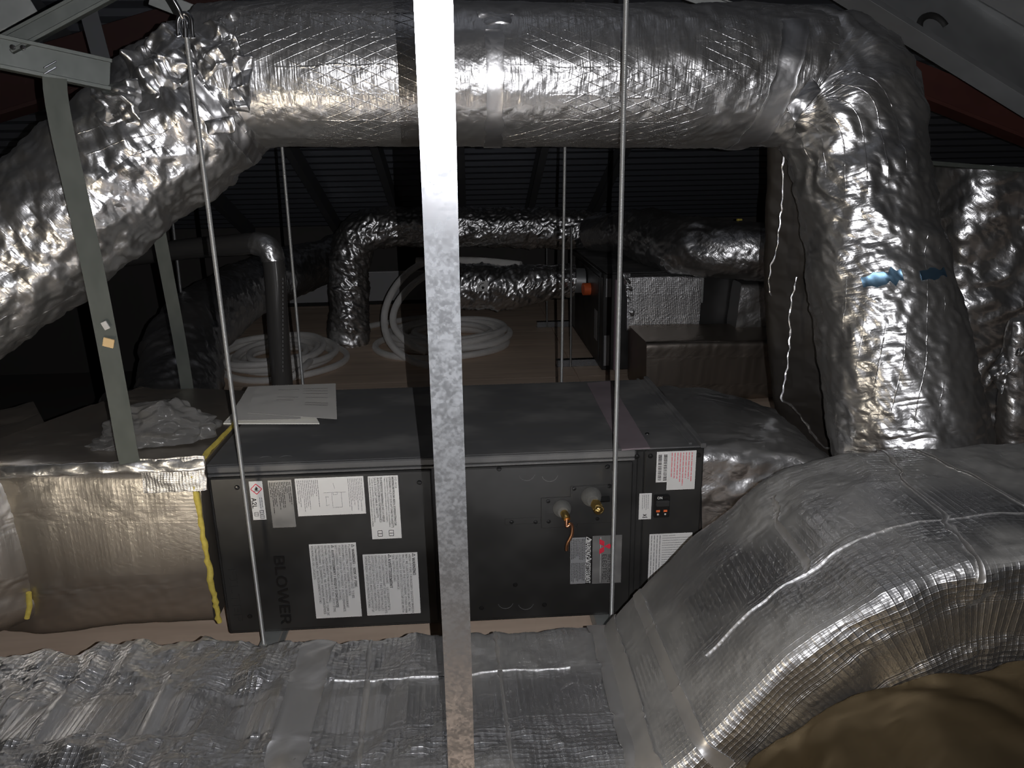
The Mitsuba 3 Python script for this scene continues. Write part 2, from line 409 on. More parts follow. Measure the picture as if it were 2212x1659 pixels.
# ------------------------------------------------------------------ the setting
FZ = -0.065
L, D, H = 1.161, 0.588, 0.445
struct(obj("floor", bbox((-4.5, -4.2, -.72), (6.0, 5.2, -.66), .001), "m_wall"))
for x0, x1 in ((-1.22, 1.218), (1.22, 3.658), (3.66, 6.0)):
    for j, y0 in enumerate(np.arange(-1.22, 5.1, 1.22)):
        obj("plywood_sheet", bbox((x0 + .001, y0 + .001, FZ - .02), (x1 - .001, min(y0 + 1.218, 5.2), FZ), .001), "m_plywood", "floor")
for key, lo, hi in (("wall_back", (-4.5, 5.2, -.72), (6, 5.26, 1.2)), ("wall_left", (-4.5, -4.2, -.72), (-4.44, 5.2, 3.6)),
                    ("wall_right", (5.94, -4.2, -.72), (6, 5.2, 3.6)), ("wall_front", (-4.5, -4.26, -.72), (6, -4.2, 4.6))):
    struct(obj(key, bbox(lo, hi, .001), "m_wall"))


def roof_z(Y):
    return 0.74 + 0.40 * (4.75 - Y)


# corrugated roof deck: ribs run along x, so its section is swept along x
pitch, prof = 0.105, []
y = -4.3
while y < 4.95:
    for dy, dz in ((0, 0), (.030, 0), (.040, .026), (.066, .026), (.076, 0)):
        prof.append((y + dy, roof_z(y + dy) - dz))
    y += pitch
prof = np.array(prof)
V = np.vstack([np.c_[np.full(len(prof), -4.5), prof], np.c_[np.full(len(prof), 6.0), prof], np.c_[np.full(len(prof), -4.5), prof + [0, .02]], np.c_[np.full(len(prof), 6.0), prof + [0, .02]]])
n = len(prof); a = np.arange(n - 1)
F = np.vstack([np.c_[a, a + 1, a + n + 1], np.c_[a, a + n + 1, a + n], np.c_[a + 2 * n, a + 3 * n + 1, a + 2 * n + 1], np.c_[a + 2 * n, a + 3 * n, a + 3 * n + 1]])
struct(obj("ceiling", trimesh.Trimesh(V, F, process=False), "m_deck"))
for k, x in enumerate((-1.15, -.42, .10, .62, 1.14, 1.66)):
    a, b = np.array([x, 4.9, roof_z(4.9) - .115]), np.array([x, 1.2, roof_z(1.2) - .115])
    key = obj("roof_rafter", channel(a, b, .045, .12, .006, (0, 0, 1), .012), "m_rafter")
    tag(key, ("leftmost", "second from left", "third from left", "fourth from left", "fifth from left", "rightmost")[k] + " of the dark rafters under the far roof deck", "rafter", "rafters under the far roof deck")

# low grey knee panel along the back
kw = thing("knee_wall_panel", "low grey sheet panel standing along the far edge of the plywood floor", "panel")
obj("sheet", bbox((-1.15, 4.95, FZ + .03), (1.9, 4.975, .21), .002), "m_panel", kw)
obj("top_edge", bbox((-1.15, 4.94, .21), (1.9, 4.985, .222), .002), "m_panel_edge", kw)
obj("base_rail", bbox((-1.15, 4.945, FZ), (1.9, 4.98, FZ + .03), .002), "m_black_matte", kw)

# ------------------------------------------------------------------ roof steel in view
a0, b0 = at(1700, -58, .95), at(2330, 330, .95)
dirv = (b0 - a0) / np.linalg.norm(b0 - a0); upn = np.cross(np.cross(dirv, (0, 0, 1)), dirv); upn /= np.linalg.norm(upn)
if upn[2] < 0: upn = -upn
upn = upn + np.array([0, .55, 0]); upn /= np.linalg.norm(upn)
pk = thing("roof_purlin", "large galvanised steel channel beam sloping down to the right above the right duct", "beam")
c = .155
web = channel(a0 + upn * (c + .005), b0 + upn * (c + .005), .066, .31, .003, upn, .024, 1)
wn = np.cross(dirv, upn)


def on_web(px, py):
    d = ray(px, py); return CAM + d * (((a0 - CAM) @ wn) / (d @ wn)) + wn * (.004 if wn[1] < 0 else -.004)


obj("channel", web, "m_purlin", pk)
# hook-shaped keyhole punched in the web, dark behind
hp = np.array([on_web(x, y) for x, y in ((2040, 58), (2012, 36), (1990, 42), (1984, 64), (2002, 92))])
hook = spline(hp, 24)
obj("keyhole_slot", wire(hook, .011, 8), "m_black_matte", pk, smooth=50, label="black hook-shaped slot in the web of the beam")
pk2 = thing("roof_purlin", "bright galvanised beam flange crossing the top right corner of the picture", "beam")
a1, b1 = at(1985, -70, .55), at(2330, 130, .55)
obj("channel", channel(a1 + upn * .11, b1 + upn * .11, .13, .2, .003, upn, .018, 1), "m_purlin", pk2)
rb = thing("red_oxide_beam", "dark red primed steel beam behind the right duct, under the galvanised channel", "beam")
a2, b2 = at(1880, 142, 1.55), at(2400, 350, 1.55)
obj("web", bar(a2 + [0, 0, .01], b2 + [0, 0, .01], .012, .14, (0, 0, 1)), "m_red_oxide", rb)
obj("flange", bar(a2 - [0, .05, .065], b2 - [0, .05, .065], .13, .014, (0, 0, 1)), "m_red_oxide", rb)
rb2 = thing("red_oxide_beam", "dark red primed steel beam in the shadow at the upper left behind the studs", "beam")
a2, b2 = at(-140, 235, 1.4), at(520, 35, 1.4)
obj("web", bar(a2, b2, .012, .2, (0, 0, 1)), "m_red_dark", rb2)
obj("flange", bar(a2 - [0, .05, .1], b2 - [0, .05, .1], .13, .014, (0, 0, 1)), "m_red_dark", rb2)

# left studs
st = thing("steel_stud", "grey galvanised stud at the upper left that the first hanging strap is fixed to", "stud")
a3, b3 = at(-90, 96, -.02), at(238, 165, .10)
obj("channel", channel(a3, b3, .035, .062, .0018, (0, 0, 1), .008, 1), "m_stud", st)
for x, y in ((28, 102), (50, 103)):
    obj("screw", dome(at(x, y, -.012) , (0, -1, 0), .005, .004), "m_chrome", st, smooth=40)
for k in range(2):
    obj("slot", bar(at(95, 147 + 13 * k, -.0), at(122, 132 + 13 * k, .01), .003, .003), "m_chrome", st)
st2 = thing("steel_stud", "narrow galvanised stud rising diagonally to the right in the upper left corner", "stud")
a3, b3 = at(18, 100, .03), at(262, -30, .10)
obj("channel", channel(a3, b3, .03, .036, .0016, (0, 0, 1), .007, 1), "m_stud", st2)
st3 = tag(obj("bracket_plate", bbox((0, 0, 0), (.115, .004, .062), .001).apply_transform(
    T_ := np.array([[.9, 0, -.42, 0], [0, 1, 0, 0], [.42, 0, .9, 0], [0, 0, 0, 1.]])).apply_translation(at(-26, 82, .06)), "m_steel"),
    "small dull steel plate behind the diagonal stud in the upper left corner", "plate")
# strap-like brace behind (grey, in the dark)
tag(obj("perforated_strut", bar(at(190, 20, .75), at(225, 150, .75), .05, .004, (0, 1, 0)), "m_rafter"), "dim flat steel strut in the dark behind the upper left studs", "strut")
st4 = thing("roof_angle", "dim steel angle crossing above the duct near the hanger hook", "angle")
a3, b3 = at(330, -22, .55), at(500, 45, .55)
obj("leg", bar(a3, b3, .05, .004, (0, 0, 1)), "m_steel", st4); obj("leg", bar(a3 - [0, .024, .02], b3 - [0, .024, .02], .004, .04, (0, 0, 1)), "m_steel", st4)
st5 = thing("roof_angle", "thin steel angle crossing above the right end of the long horizontal duct", "angle")
a3, b3 = at(1430, -40, .8), at(1640, 30, .8)
obj("leg", bar(a3, b3, .05, .004, (0, 0, 1)), "m_steel", st5); obj("leg", bar(a3 - [0, .024, .02], b3 - [0, .024, .02], .004, .03, (0, 0, 1)), "m_steel", st5)

# ------------------------------------------------------------------ the big foil trunk duct
td = thing("trunk_duct", "big foil-wrapped round duct crossing overhead and bending down at both ends", "duct")
run = Loft([at(470, 172, .30), at(600, 165, .30), at(900, 163, .30), at(1250, 166, .30), at(1560, 170, .30), at(1760, 172, .30)],
           [.157, .159, .161, .161, .162, .160], [.157, .159, .161, .161, .162, .160], 2.0, (0, 0, 1),
           ((.006, .003, .003, .005, .008, .012), (.006, .0015, .001, .0018, .004, .007), (.0015, .0010, .0006, .001, .0018, .002), (.001, .0013, .0013, .0014, .0014, .001)), 3)
duct("horizontal_run", run, "m_foil_diamond", td, .0058, u0=.5)
ll = Loft([at(545, 160, .31), at(470, 190, .30), at(400, 255, .28), at(300, 330, .24), at(150, 455, .19), at(0, 575, .15), at(-170, 705, .10), at(-330, 820, .07)],
          [.150, .165, .172, .162, .158, .156, .156, .155], [.150, .165, .172, .162, .158, .156, .156, .155], 2.0, (0, 0, 1),
          ((.01, .02, .02, .014, .012, .012, .012, .01), (.010, .014, .014, .012, .010, .011, .011, .010), (.0025, .0032, .0032, .003, .0028, .003, .003, .003), (.0005, .0005, .001, .0024, .0024, .002, .002, .001)), 5)
duct("left_leg", ll, "m_foil_leg", td, .0058, u0=.5)
rl = Loft([at(1660, 172, .30), at(1760, 180, .29), at(1825, 235, .25), at(1852, 340, .20), at(1876, 480, .15), at(1912, 680, .08), at(1945, 860, .03), at(1966, 985, .0)],
          [.155, .166, .168, .150, .150, .158, .168, .172], [.150, .166, .168, .150, .150, .156, .162, .166], 2.0,
          [(0, 0, 1), (0, 0, 1), (.5, .3, .8), (.8, .6, .2), (.7, .7, 0), (.6, .8, 0), (.6, .8, 0), (.6, .8, 0)],
          ((.008, .014, .014, .012, .010, .008, .008, .008), (.006, .011, .012, .009, .007, .006, .005, .005), (.002, .003, .003, .0026, .0026, .0022, .0022, .0022), (.0008, .0006, .0008, .0028, .0032, .0034, .0034, .003)), 8)
duct("right_leg", rl, "m_foil_leg", td, .0058, u0=.25)
# foil tape over the joints
tape(run, "m_tape", td, run.L * .435, run.L * .462, .58, 1.08, off=.0035)
tape(run, "m_tape", td, run.L * .86, run.L * .90, .56, 1.12, off=.004, skew=.12)
tape(rl, "m_tape", td, rl.L * .11, rl.L * .145, .5, 1.0, off=.004, skew=.05)
tape(ll, "m_tape", td, ll.L * .10, ll.L * .135, .3, .95, off=.004, skew=.06)
# pinched bits of loose foil at the left elbow


def foil_flap(pts_, seed, amp=.012, n=44):
    """crumpled loose sheet spanned by four corner points"""
    a, b, c, d = [np.asarray(p, float) for p in pts_]
    u, v = np.meshgrid(np.linspace(0, 1, n), np.linspace(0, 1, n), indexing="ij")
    P = (1 - u)[..., None] * ((1 - v)[..., None] * a + v[..., None] * d) + u[..., None] * ((1 - v)[..., None] * b + v[..., None] * c)
    N = np.cross(b - a, d - a); N /= np.linalg.norm(N)
    if N[1] > 0: N = -N
    e = 16 * u * (1 - u) * v * (1 - v)
    P = P + N * (amp * .8 * (crease(P, 26., seed) + crease(P, 60., seed + 1) * .3) + amp * 1.2 * np.sqrt(e))[..., None]
    P += (meshkit.noise(P * 60, seed) - .5)[..., None] * .004
    Q = P - N * .0012
    m = n * n; i = (np.arange(n - 1)[:, None] * n + np.arange(n - 1)).ravel()
    F = np.vstack([np.c_[i, i + n, i + n + 1], np.c_[i, i + n + 1, i + 1]])
    ring = np.r_[np.arange(n), np.arange(1, n) * n + n - 1, (n - 1) * n + np.arange(n - 2, -1, -1), np.arange(n - 2, 0, -1) * n]; r2 = np.roll(ring, -1)
    F = np.vstack([F, F[:, ::-1] + m, np.c_[ring, r2 + m, r2], np.c_[ring, ring + m, r2 + m]])
    V = np.vstack([P.reshape(-1, 3), Q.reshape(-1, 3)])
    uv = np.vstack([np.stack([u, v], -1).reshape(-1, 2) * .2] * 2)
    fn = np.cross(V[F[0, 1]] - V[F[0, 0]], V[F[0, 2]] - V[F[0, 0]])
    if fn @ N < 0: F = F[:, ::-1]
    return trimesh.Trimesh(V, F, process=False), uv


def flap(px, Y, seed, mat, parent, amp=.012, name="loose_foil", label=None):
    Ys = Y if isinstance(Y, (list, tuple)) else [Y] * 4
    m, uv = foil_flap([at(x, y, yy) for (x, y), yy in zip(px, Ys)], seed, amp)
    return obj(name, m, mat, parent, smooth=True, uv=uv, label=label)


flap([(265, 118), (395, 40), (430, 160), (300, 250)], [.16, .18, .12, .12], 21, "m_foil_plain", td, .02)
flap([(185, 190), (300, 170), (310, 270), (215, 280)], [.12, .10, .09, .10], 22, "m_foil_plain", td, .02)
flap([(400, 60), (520, 30), (530, 130), (430, 170)], [.17, .19, .145, .12], 23, "m_foil_plain", td, .015)
flap([(505, 120), (545, 118), (540, 245), (490, 232)], [.125, .13, .13, .12], 24, "m_tape", td, .012)
flap([(440, 262), (505, 248), (508, 285), (452, 292)], [.10, .11, .11, .10], 25, "m_tape", td, .005)
flap([(1030, 25), (1110, 30), (1115, 72), (1045, 70)], [.185, .185, .165, .165], 26, "m_tape", td, .004)
flap([(1700, 232), (1755, 165), (1775, 195), (1718, 262)], [.11, .115, .105, .10], 27, "m_tape", td, .004)
# blue marker writing smear on the right leg
tape(rl, "m_blue_ink", td, rl.L * .592, rl.L * .620, .745, .83, off=.0035, name="marker_stain", label="smeared blue marker patch on the foil", rag=.012)
tape(rl, "m_blue_ink", td, rl.L * .602, rl.L * .626, .87, .94, off=.0035, name="marker_stain", label="smeared blue marker patch on the foil", rag=.012)

# hanging dark foil sheet / rear riser beside the right leg
rr = thing("riser_duct", "dark rectangular foil-wrapped riser in the shadow just left of the right duct leg", "duct")
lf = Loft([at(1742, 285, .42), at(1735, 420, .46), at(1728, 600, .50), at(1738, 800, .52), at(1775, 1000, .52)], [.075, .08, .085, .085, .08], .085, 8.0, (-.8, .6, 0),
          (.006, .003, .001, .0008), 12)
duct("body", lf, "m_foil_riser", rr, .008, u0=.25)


def foil_edge(px, Y, r, parent, seed, n=60):
    """a crinkled folded edge of foil along the pixel-traced points at depth Y"""
    P = spline([at(x, y, Y) for x, y in px], n)
    P = P + (meshkit.noise(np.repeat(P[:, None], 3, 1) * 55 + np.arange(3)[None, :, None] * 31.7, seed) - .5) * .008
    rr_ = r * (.35 + 1.3 * meshkit.noise(P * 70, seed + 1))
    return obj("foil_edge", wire(P, rr_, 6), "m_foil_plain", parent, smooth=False)


foil_edge([(1692, 312), (1690, 420), (1680, 520), (1662, 600), (1668, 640)], .36, .0028, rr, 31)
foil_edge([(1722, 600), (1706, 700), (1700, 800), (1690, 862), (1705, 872), (1750, 930), (1792, 968)], .38, .0034, rr, 32)
foil_edge([(1738, 330), (1742, 480), (1760, 600), (1775, 720)], .33, .002, rr, 33)

# far right crumpled duct
fr = thing("crumpled_duct", "large crumpled foil-wrapped duct at the right edge behind the right duct leg", "duct")
lf = Loft([(2.34, .80, 1.055), (2.34, .80, .98), (2.35, .80, .75), (2.36, .80, .45), (2.36, .80, .05)], [.235, .24, .24, .245, .245], .20, 5.0, (0, 1, 0),
          (.03, .016, .003, .001), 14)
duct("body", lf, "m_foil_plain", fr, .008, u0=.25)
obj("top_flange", bar(at(1990, 352, .62), at(2196, 368, .62), .10, .012, (0, 0, 1)), "m_strap", fr)
vp = thing("wrapped_pipe", "short foil-wrapped vertical pipe with crinkled tape at the far right edge", "pipe")
lf = Loft([at(2200, 690, .40), at(2196, 760, .40), at(2190, 860, .40), at(2188, 970, .40)], [.03, .034, .04, .045], [.03, .034, .04, .045], 2.0, (0, 1, 0), (.006, .006, .002, .002), 15)
duct("body", lf, "m_foil_plain", vp, .006, u0=.25)
flap([(2135, 800), (2212, 690), (2212, 760), (2160, 850)], [.42, .40, .38, .40], 41, "m_foil_plain", vp, .02)

# ------------------------------------------------------------------ foreground duct
fg = thing("foreground_duct", "wide dusty foil-wrapped flat duct along the bottom edge of the picture", "duct")
YC, HW = -.53, .215
fl = Loft([(-.95, YC - .03, .105), (-.5, YC - .02, .095), (-.1, YC, .105), (.35, YC, .10), (.7, YC + .01, .095), (.905, YC + .01, .087)], [.215, .215, .22, .215, .215, .22], [.095, .098, .10, .098, .096, .10], 11.0, (0, 0, 1),
          ((.014, .016, .016, .010, .007, .004), (.010, .014, .015, .010, .005, .003), (.002, .0034, .0036, .0026, .0014, .001), (.0, .0008, .0014, .0008, .0004, .0002)), 33)
duct("flat_run", fl, "m_foil_dusty", fg, .0055, u0=.75)
fo = thing("offset_duct", "foil-wrapped duct rising in a smooth offset to the right foreground", "duct")
fs = Loft([(.895, YC + .005, .092), (.955, YC, .15), (1.08, YC, .29), (1.19, YC - .005, .40), (1.30, YC - .005, .453), (1.5, YC - .005, .462), (1.8, YC, .468), (2.2, YC, .47)],
          [.216, .216, .217, .218, .218, .218, .217, .217], [.098, .10, .10, .10, .10, .10, .10, .10], 13.0, (-.25, 0, 1),
          ((.003, .004, .006, .010, .011, .009, .008, .008), (.0025, .0015, .0022, .005, .006, .004, .004, .004), (.0008, .0005, .0007, .0014, .0016, .001, .001, .001), (.0002,) * 8), 36)
duct("wrap", fs, "m_foil_dusty", fo, .0055, u0=.75)
tape(fs, "m_tape_dusty", fo, .015, .085, .02, .50, off=.004, label="dusty foil tape over the joint with the flat run")
tape(fl, "m_tape_dusty", fg, fl.L - .075, fl.L - .012, .02, .50, off=.004, label="dusty foil tape along the end of the flat run")
tape(fl, "m_tape_dusty", fg, fl.L * .655, fl.L * .69, .02, .5, off=.0025)
for s0, s1, u0_, u1_, sk in ((.10, .115, .03, .49, 0), (.10, .45, .44, .443, 0), (.16, .52, .20, .2025, 0), (.30, .306, .20, .36, .03), (.42, .425, .06, .47, .09), (.50, .505, .10, .46, -.06), (.52, .9, .13, .1325, 0), (.62, .626, .05, .4, .12)):
    tape(fs, "m_tape_dusty", fo, fs.L * s0, fs.L * s1, u0_, u1_, off=.0022, skew=sk, ds=.006, rag=.003, name="tape_edge")
for s0, s1, u0_, u1_, sk in ((.40, .403, .05, .47, .05), (.73, .734, .05, .46, -.02), (.86, .864, .04, .47, 0), (.30, .95, .44, .4425, 0), (.70, .93, .30, .3025, 0), (.52, .66, .12, .1225, .0)):
    tape(fl, "m_tape_dusty", fg, fl.L * s0, fl.L * s1, u0_, u1_, off=.0022, skew=sk, ds=.006, rag=.003, name="tape_edge")
# the lower bulging duct in front
lb = thing("bulging_duct", "wrinkled brownish foil duct bulging in the lower right corner below the offset duct", "duct")
lf = Loft([(.80, -.88, -.02), (1.0, -.885, .11), (1.15, -.89, .22), (1.30, -.895, .262), (1.55, -.895, .27), (1.9, -.895, .27)], [.13, .135, .14, .14, .14, .14], [.10, .12, .145, .15, .15, .15], 4.5, (-.2, 0, 1),
          ((.015,) * 6, (.008,) * 6, (.0007,) * 6, (0.,) * 6), 39)
duct("wrap", lf, "m_foil_bronze", lb, .006, u0=.75)

# ------------------------------------------------------------------ left plenum
lp = thing("return_plenum", "foil-board plenum box joined to the left end of the black air handler", "plenum")
pl_ = Loft([(-.012, .285, .254), (-.15, .285, .258), (-.30, .285, .260), (-.39, .285, .260), (-.46, .30, .260)], [.325, .325, .325, .325, .315], [.200, .204, .212, .222, .222], 16.0, (0, 0, 1),
           ((.003, .005, .006, .008, .008), (.001, .0015, .002, .004, .004), (.0004, .0005, .0006, .001, .001), (0.,) * 5), 44)
duct("box", pl_, "m_foil_dull", lp, .006, u0=.75)
pl2 = Loft([(-.50, .30, .268), (-.56, .25, .268), (-.66, .15, .27), (-.74, .07, .27)], [.30, .30, .30, .30], [.20, .19, .19, .19], 12.0, (0, 0, 1), (.008, .004, .001, 0.), 45)
duct("elbow_box", pl2, "m_foil_dull", lp, .008, u0=.75)
# fold of foil along the top front edge
flap([(0, 1008), (440, 990), (442, 1016), (0, 1034)], [-.045, -.048, -.052, -.05], 51, "m_foil_plain", lp, .004)
flap([(300, 992), (440, 985), (446, 1060), (310, 1066)], [-.045, -.048, -.052, -.05], 52, "m_foil_grid", lp, .002)


def ragged(pts_, w, t, seed, amp=.006):
    P = spline(pts_, 60)
    P = P + (meshkit.noise(P * 70, seed)[:, None] - .5) * amp
    return P


edge_path = [(-.008, .60, .450), (-.008, .3, .453), (-.010, -.02, .459), (-.010, -.046, .44), (-.007, -.047, .30), (-.003, -.047, .15), (.0, -.046, .058)]
P = []
for p, q in zip(edge_path[:-1], edge_path[1:]):
    for t in np.linspace(0, 1, 14)[:-1]: P.append(np.array(p) * (1 - t) + np.array(q) * t)
P = np.array(P)
obj("insulation_edge", wire(P + (rng.random((len(P), 3)) - .5) * .004, .0045 + .003 * rng.random(len(P)), 8), "m_yellow", lp, smooth=60, label="yellow fibreglass edge showing at the joint")
obj("insulation_edge", wire(np.array([at(62, 1280, -.045), at(64, 1310, -.045), at(58, 1335, -.045)]), .006, 8), "m_yellow", lp, smooth=60, label="yellow fibreglass edge showing at the joint")

# ------------------------------------------------------------------ right plenum
rp = thing("supply_plenum", "crinkled foil plenum at the right end of the black air handler", "plenum")
rp_l = Loft([(1.185, .29, .215), (1.25, .285, .215), (1.33, .28, .207), (1.42, .28, .195), (1.485, .28, .185)], [.285, .285, .28, .28, .27], [.222, .222, .215, .205, .19], [12.0, 11, 10, 9, 8], (0, 0, 1),
            ((.004, .010, .012, .012, .010), (.003, .006, .006, .006, .006), (.001, .0014, .0014, .0014, .0014), (0.,) * 5), 47)
duct("box", rp_l, "m_foil_settled", rp, .006, u0=.75)
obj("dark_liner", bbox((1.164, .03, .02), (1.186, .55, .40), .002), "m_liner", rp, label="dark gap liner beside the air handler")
obj("fibre_tuft", wire(spline([at(1610, 938, .2), at(1632, 940, .18), at(1655, 937, .17), at(1680, 940, .17)], 12), .004, 6), "m_tan_tape", rp, smooth=60, label="tan fibre tuft stuck to the foil")

# ------------------------------------------------------------------ text and labels


def text_lines(lines, x0, z0, w, h, depth=.0004, pad=.03, top_pad=.02, fill=.66, y=0.0):
    """lines of lettering read from top to bottom of a rectangle (x0..x0+w, z0 down to z0-h) on a face that looks to -y; the first line is at the right.
    each line: (text, relative height, bold) or a number for an empty gap"""
    tot = sum(l if not isinstance(l, tuple) else l[1] for l in lines)
    unit = w * (1 - 2 * pad) / tot
    x = x0 + w * (1 - pad); out = []
    for l in lines:
        if not isinstance(l, tuple):
            x -= l * unit; continue
        text, rel, bold = l[:3]
        indent = l[3] if len(l) > 3 else 0.
        if text:
            ht = rel * unit * fill
            m = meshkit.text_mesh(text, ht, depth, bold)
            lim = h * (1 - 2 * top_pad) - indent * h
            b = m.bounds
            sc = min(1.0, lim / b[1][0]) * 1.0
            v = m.vertices
            V = np.c_[x - rel * unit * .92 + v[:, 1], y - v[:, 2], z0 - h * top_pad - indent * h - v[:, 0] * sc]
            out.append(trimesh.Trimesh(V, m.faces, process=False))
        x -= rel * unit
    return cat(out)


def rows(n, x0, z0, w, h, t=.42, seed=0, words=7, y=0.0, short=.25):
    """rows of print too small to read: each row broken into word-long dashes running down the label"""
    r = np.random.default_rng(seed); out = []
    for k in range(n):
        cx = x0 + w * (k + .5) / n; hw = w / n * t / 2
        z = z0; end = z0 - h * (1 - short * r.random())
        while z > end:
            ln = h / words * (.4 + .9 * r.random()); z2 = max(z - ln, end)
            out.append(trimesh.creation.box(bounds=[(cx - hw, y - .0004, z2), (cx + hw, y, z)]))
            z = z2 - h / words * .18
    return cat(out)


def lines_mesh(segs, r, y=0.0):
    """thin strokes on a face that looks to -y; segs: ((x, z), (x, z))"""
    return cat([bar((a[0], y - .0002, a[1]), (b[0], y - .0002, b[1]), r, .0004, (0, 1, 0), .0) if True else None for a, b in segs])


def tri_sign(x, z, s, y=0.0):
    """warning triangle, rotated with the text: its point towards +x"""
    p = [(x + s * .5, z), (x - s * .4, z + s * .55), (x - s * .4, z - s * .55)]
    m = [lines_mesh([(p[0], p[1]), (p[1], p[2]), (p[2], p[0])], s * .13, y), lines_mesh([((x + s * .2, z), (x - s * .08, z)), ((x - s * .2, z), (x - s * .28, z))], s * .13, y)]
    return cat(m)


def plate(name, parent, x0, z0, x1, z1, mat, y=0.0, t=.0008, label=None):
    return obj(name, bbox((min(x0, x1), y - t, min(z0, z1)), (max(x0, x1), y + .0002, max(z0, z1)), .0002), mat, parent, label=label)


def front(px, py, Y=0.0):
    p = at(px, py, Y); return p[0], p[2]


# ------------------------------------------------------------------ the black air handler
ah = thing("air_handler", "long black horizontal air handler cabinet with white warning labels in the middle of the picture", "air handler")
obj("cabinet", bbox((0, .004, 0), (L, D, H - .002), .004), "m_black", ah)
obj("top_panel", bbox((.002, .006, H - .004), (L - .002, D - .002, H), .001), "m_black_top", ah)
xa = front(938, 1150)[0]; xb = front(1368, 1150)[0]
zt = H - .026
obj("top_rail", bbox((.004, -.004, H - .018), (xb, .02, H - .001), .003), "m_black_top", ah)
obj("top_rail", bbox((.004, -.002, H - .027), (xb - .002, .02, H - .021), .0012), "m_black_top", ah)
lpn = obj("front_panel", bbox((.008, -.005, .012), (xa, .02, zt - .003), .003), "m_black", ah)
obj("front_panel", bbox((xa + .012, -.005, .012), (xb - .006, .02, zt - .003), .003), "m_black", ah)
obj("corner_post", bbox((xb + .004, -.002, .004), (xb + .020, .02, H - .004), .002), "m_black", ah)
obj("control_panel", bbox((xb + .022, -.004, .004), (L - .004, .02, H - .003), .003), "m_black", ah)
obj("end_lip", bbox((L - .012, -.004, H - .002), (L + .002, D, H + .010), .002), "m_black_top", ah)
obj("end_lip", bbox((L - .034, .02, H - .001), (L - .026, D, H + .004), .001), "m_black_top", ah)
FY = -.005
for x, y in ((512, 1053), (540, 1331), (1376, 986), (1405, 985), (1509, 983), (906, 1042), (1078, 1013), (1040, 1313), (1176, 1306), (1113, 1263),
             (1184, 1082), (1185, 1126), (1105, 1127), (1157, 1127), (1240, 1055), (1290, 1120), (1316, 1050), (1312, 1008)):
    p = at(x, y, FY); obj("screw", dome(p + [0, .001, 0], (0, -1, 0), .0058, .0045), "m_black_gloss", ah, smooth=40)
for x, y in ((1398, 938), (1332, 838)):
    obj("screw", dome(atz(x, y, H - .001), (0, 0, 1), .0055, .004), "m_black_gloss", ah, smooth=40)


def arc(c, r, a0, a1, axis, t=.0009):
    ang = np.linspace(math.radians(a0), math.radians(a1), 16)
    if axis == "y": P = np.c_[c[0] + r * np.cos(ang), np.full(16, c[1]), c[2] + r * np.sin(ang)]
    else: P = np.c_[c[0] + r * np.cos(ang), c[1] + r * np.sin(ang), np.full(16, c[2])]
    return wire(P, t, 6)


for x, y in ((1138, 1022), (1188, 1024), (1092, 1300), (1136, 1302)):
    obj("knockout", arc(at(x, y, FY), .019, 195, 345, "y"), "m_black_top", ah, smooth=60)
for x, y in ((572, 992), (617, 990)):
    obj("knockout", arc(atz(x, y, H), .017, 20, 160, "z"), "m_black_top", ah, smooth=60)
for (x0_, y0_, x1_, y1_) in ((1168, 1073, 1246, 1135), (1231, 1048, 1330, 1126), (1090, 1118, 1168, 1128)):
    a, b = front(x0_, y0_), front(x1_, y1_)
    obj("pipe_plate", bbox((a[0], FY - .002, b[1]), (b[0], FY + .001, a[1]), .0012), "m_black", ah)


def collar(px, py, r, h, Y=FY - .002):
    m = trimesh.creation.revolve(np.array([[0, 0], [r * 1.12, 0], [r * 1.08, h * .3], [r * .9, h * .7], [r * .62, h], [0, h]]), sections=24)
    m.apply_transform(trimesh.geometry.align_vectors([0, 0, 1], [0, -1, 0])); m.apply_translation(at(px, py, Y)); return m


c1, c2 = at(1214, 1098, FY), at(1277, 1072, FY)
g1 = obj("pipe_grommet", collar(1214, 1098, .0195, .022), "m_foam", ah, smooth=50, label="grey foam grommet around the copper stub")
g2 = obj("pipe_grommet", collar(1277, 1072, .0215, .026), "m_foam", ah, smooth=50, label="grey foam grommet around the capped brass fitting")
k = c1 + [0.002, -.02, -.002]
obj("brass_fitting", wire([k, k + [.003, -.018, -.003], k + [.0045, -.026, -.005]], [.010, .0095, .0075], 14), "m_brass", g1, smooth=40)
tb = spline([k + [.004, -.022, -.004], k + [.006, -.033, -.018], at(1233, 1132, -.055), at(1236, 1150, -.055), at(1229, 1168, -.055), at(1224, 1189, -.055)], 40)
obj("copper_tube", wire(tb, .0040, 10), "m_copper", g1, smooth=50)
k = c2 + [.004, -.022, -.004]
obj("brass_fitting", wire([k, k + [.002, -.010, -.002], k + [.002, -.011, -.002], k + [.005, -.028, -.006], k + [.0055, -.031, -.0065]], [.0105, .0105, .0138, .0138, .009], 6), "m_brass", g2, smooth=20)
obj("brass_cap", wire([k + [.005, -.028, -.006], k + [.0062, -.034, -.007], k + [.0068, -.037, -.0078], k + [.007, -.039, -.008]], [.0125, .0118, .008, .002], 18), "m_brass", g2, smooth=40)
m = wire([c2 + [.018, -.012, -.004], c2 + [.042, -.010, -.004]], .008, 4); obj("tube_clip", m, "m_black_gloss", g2)

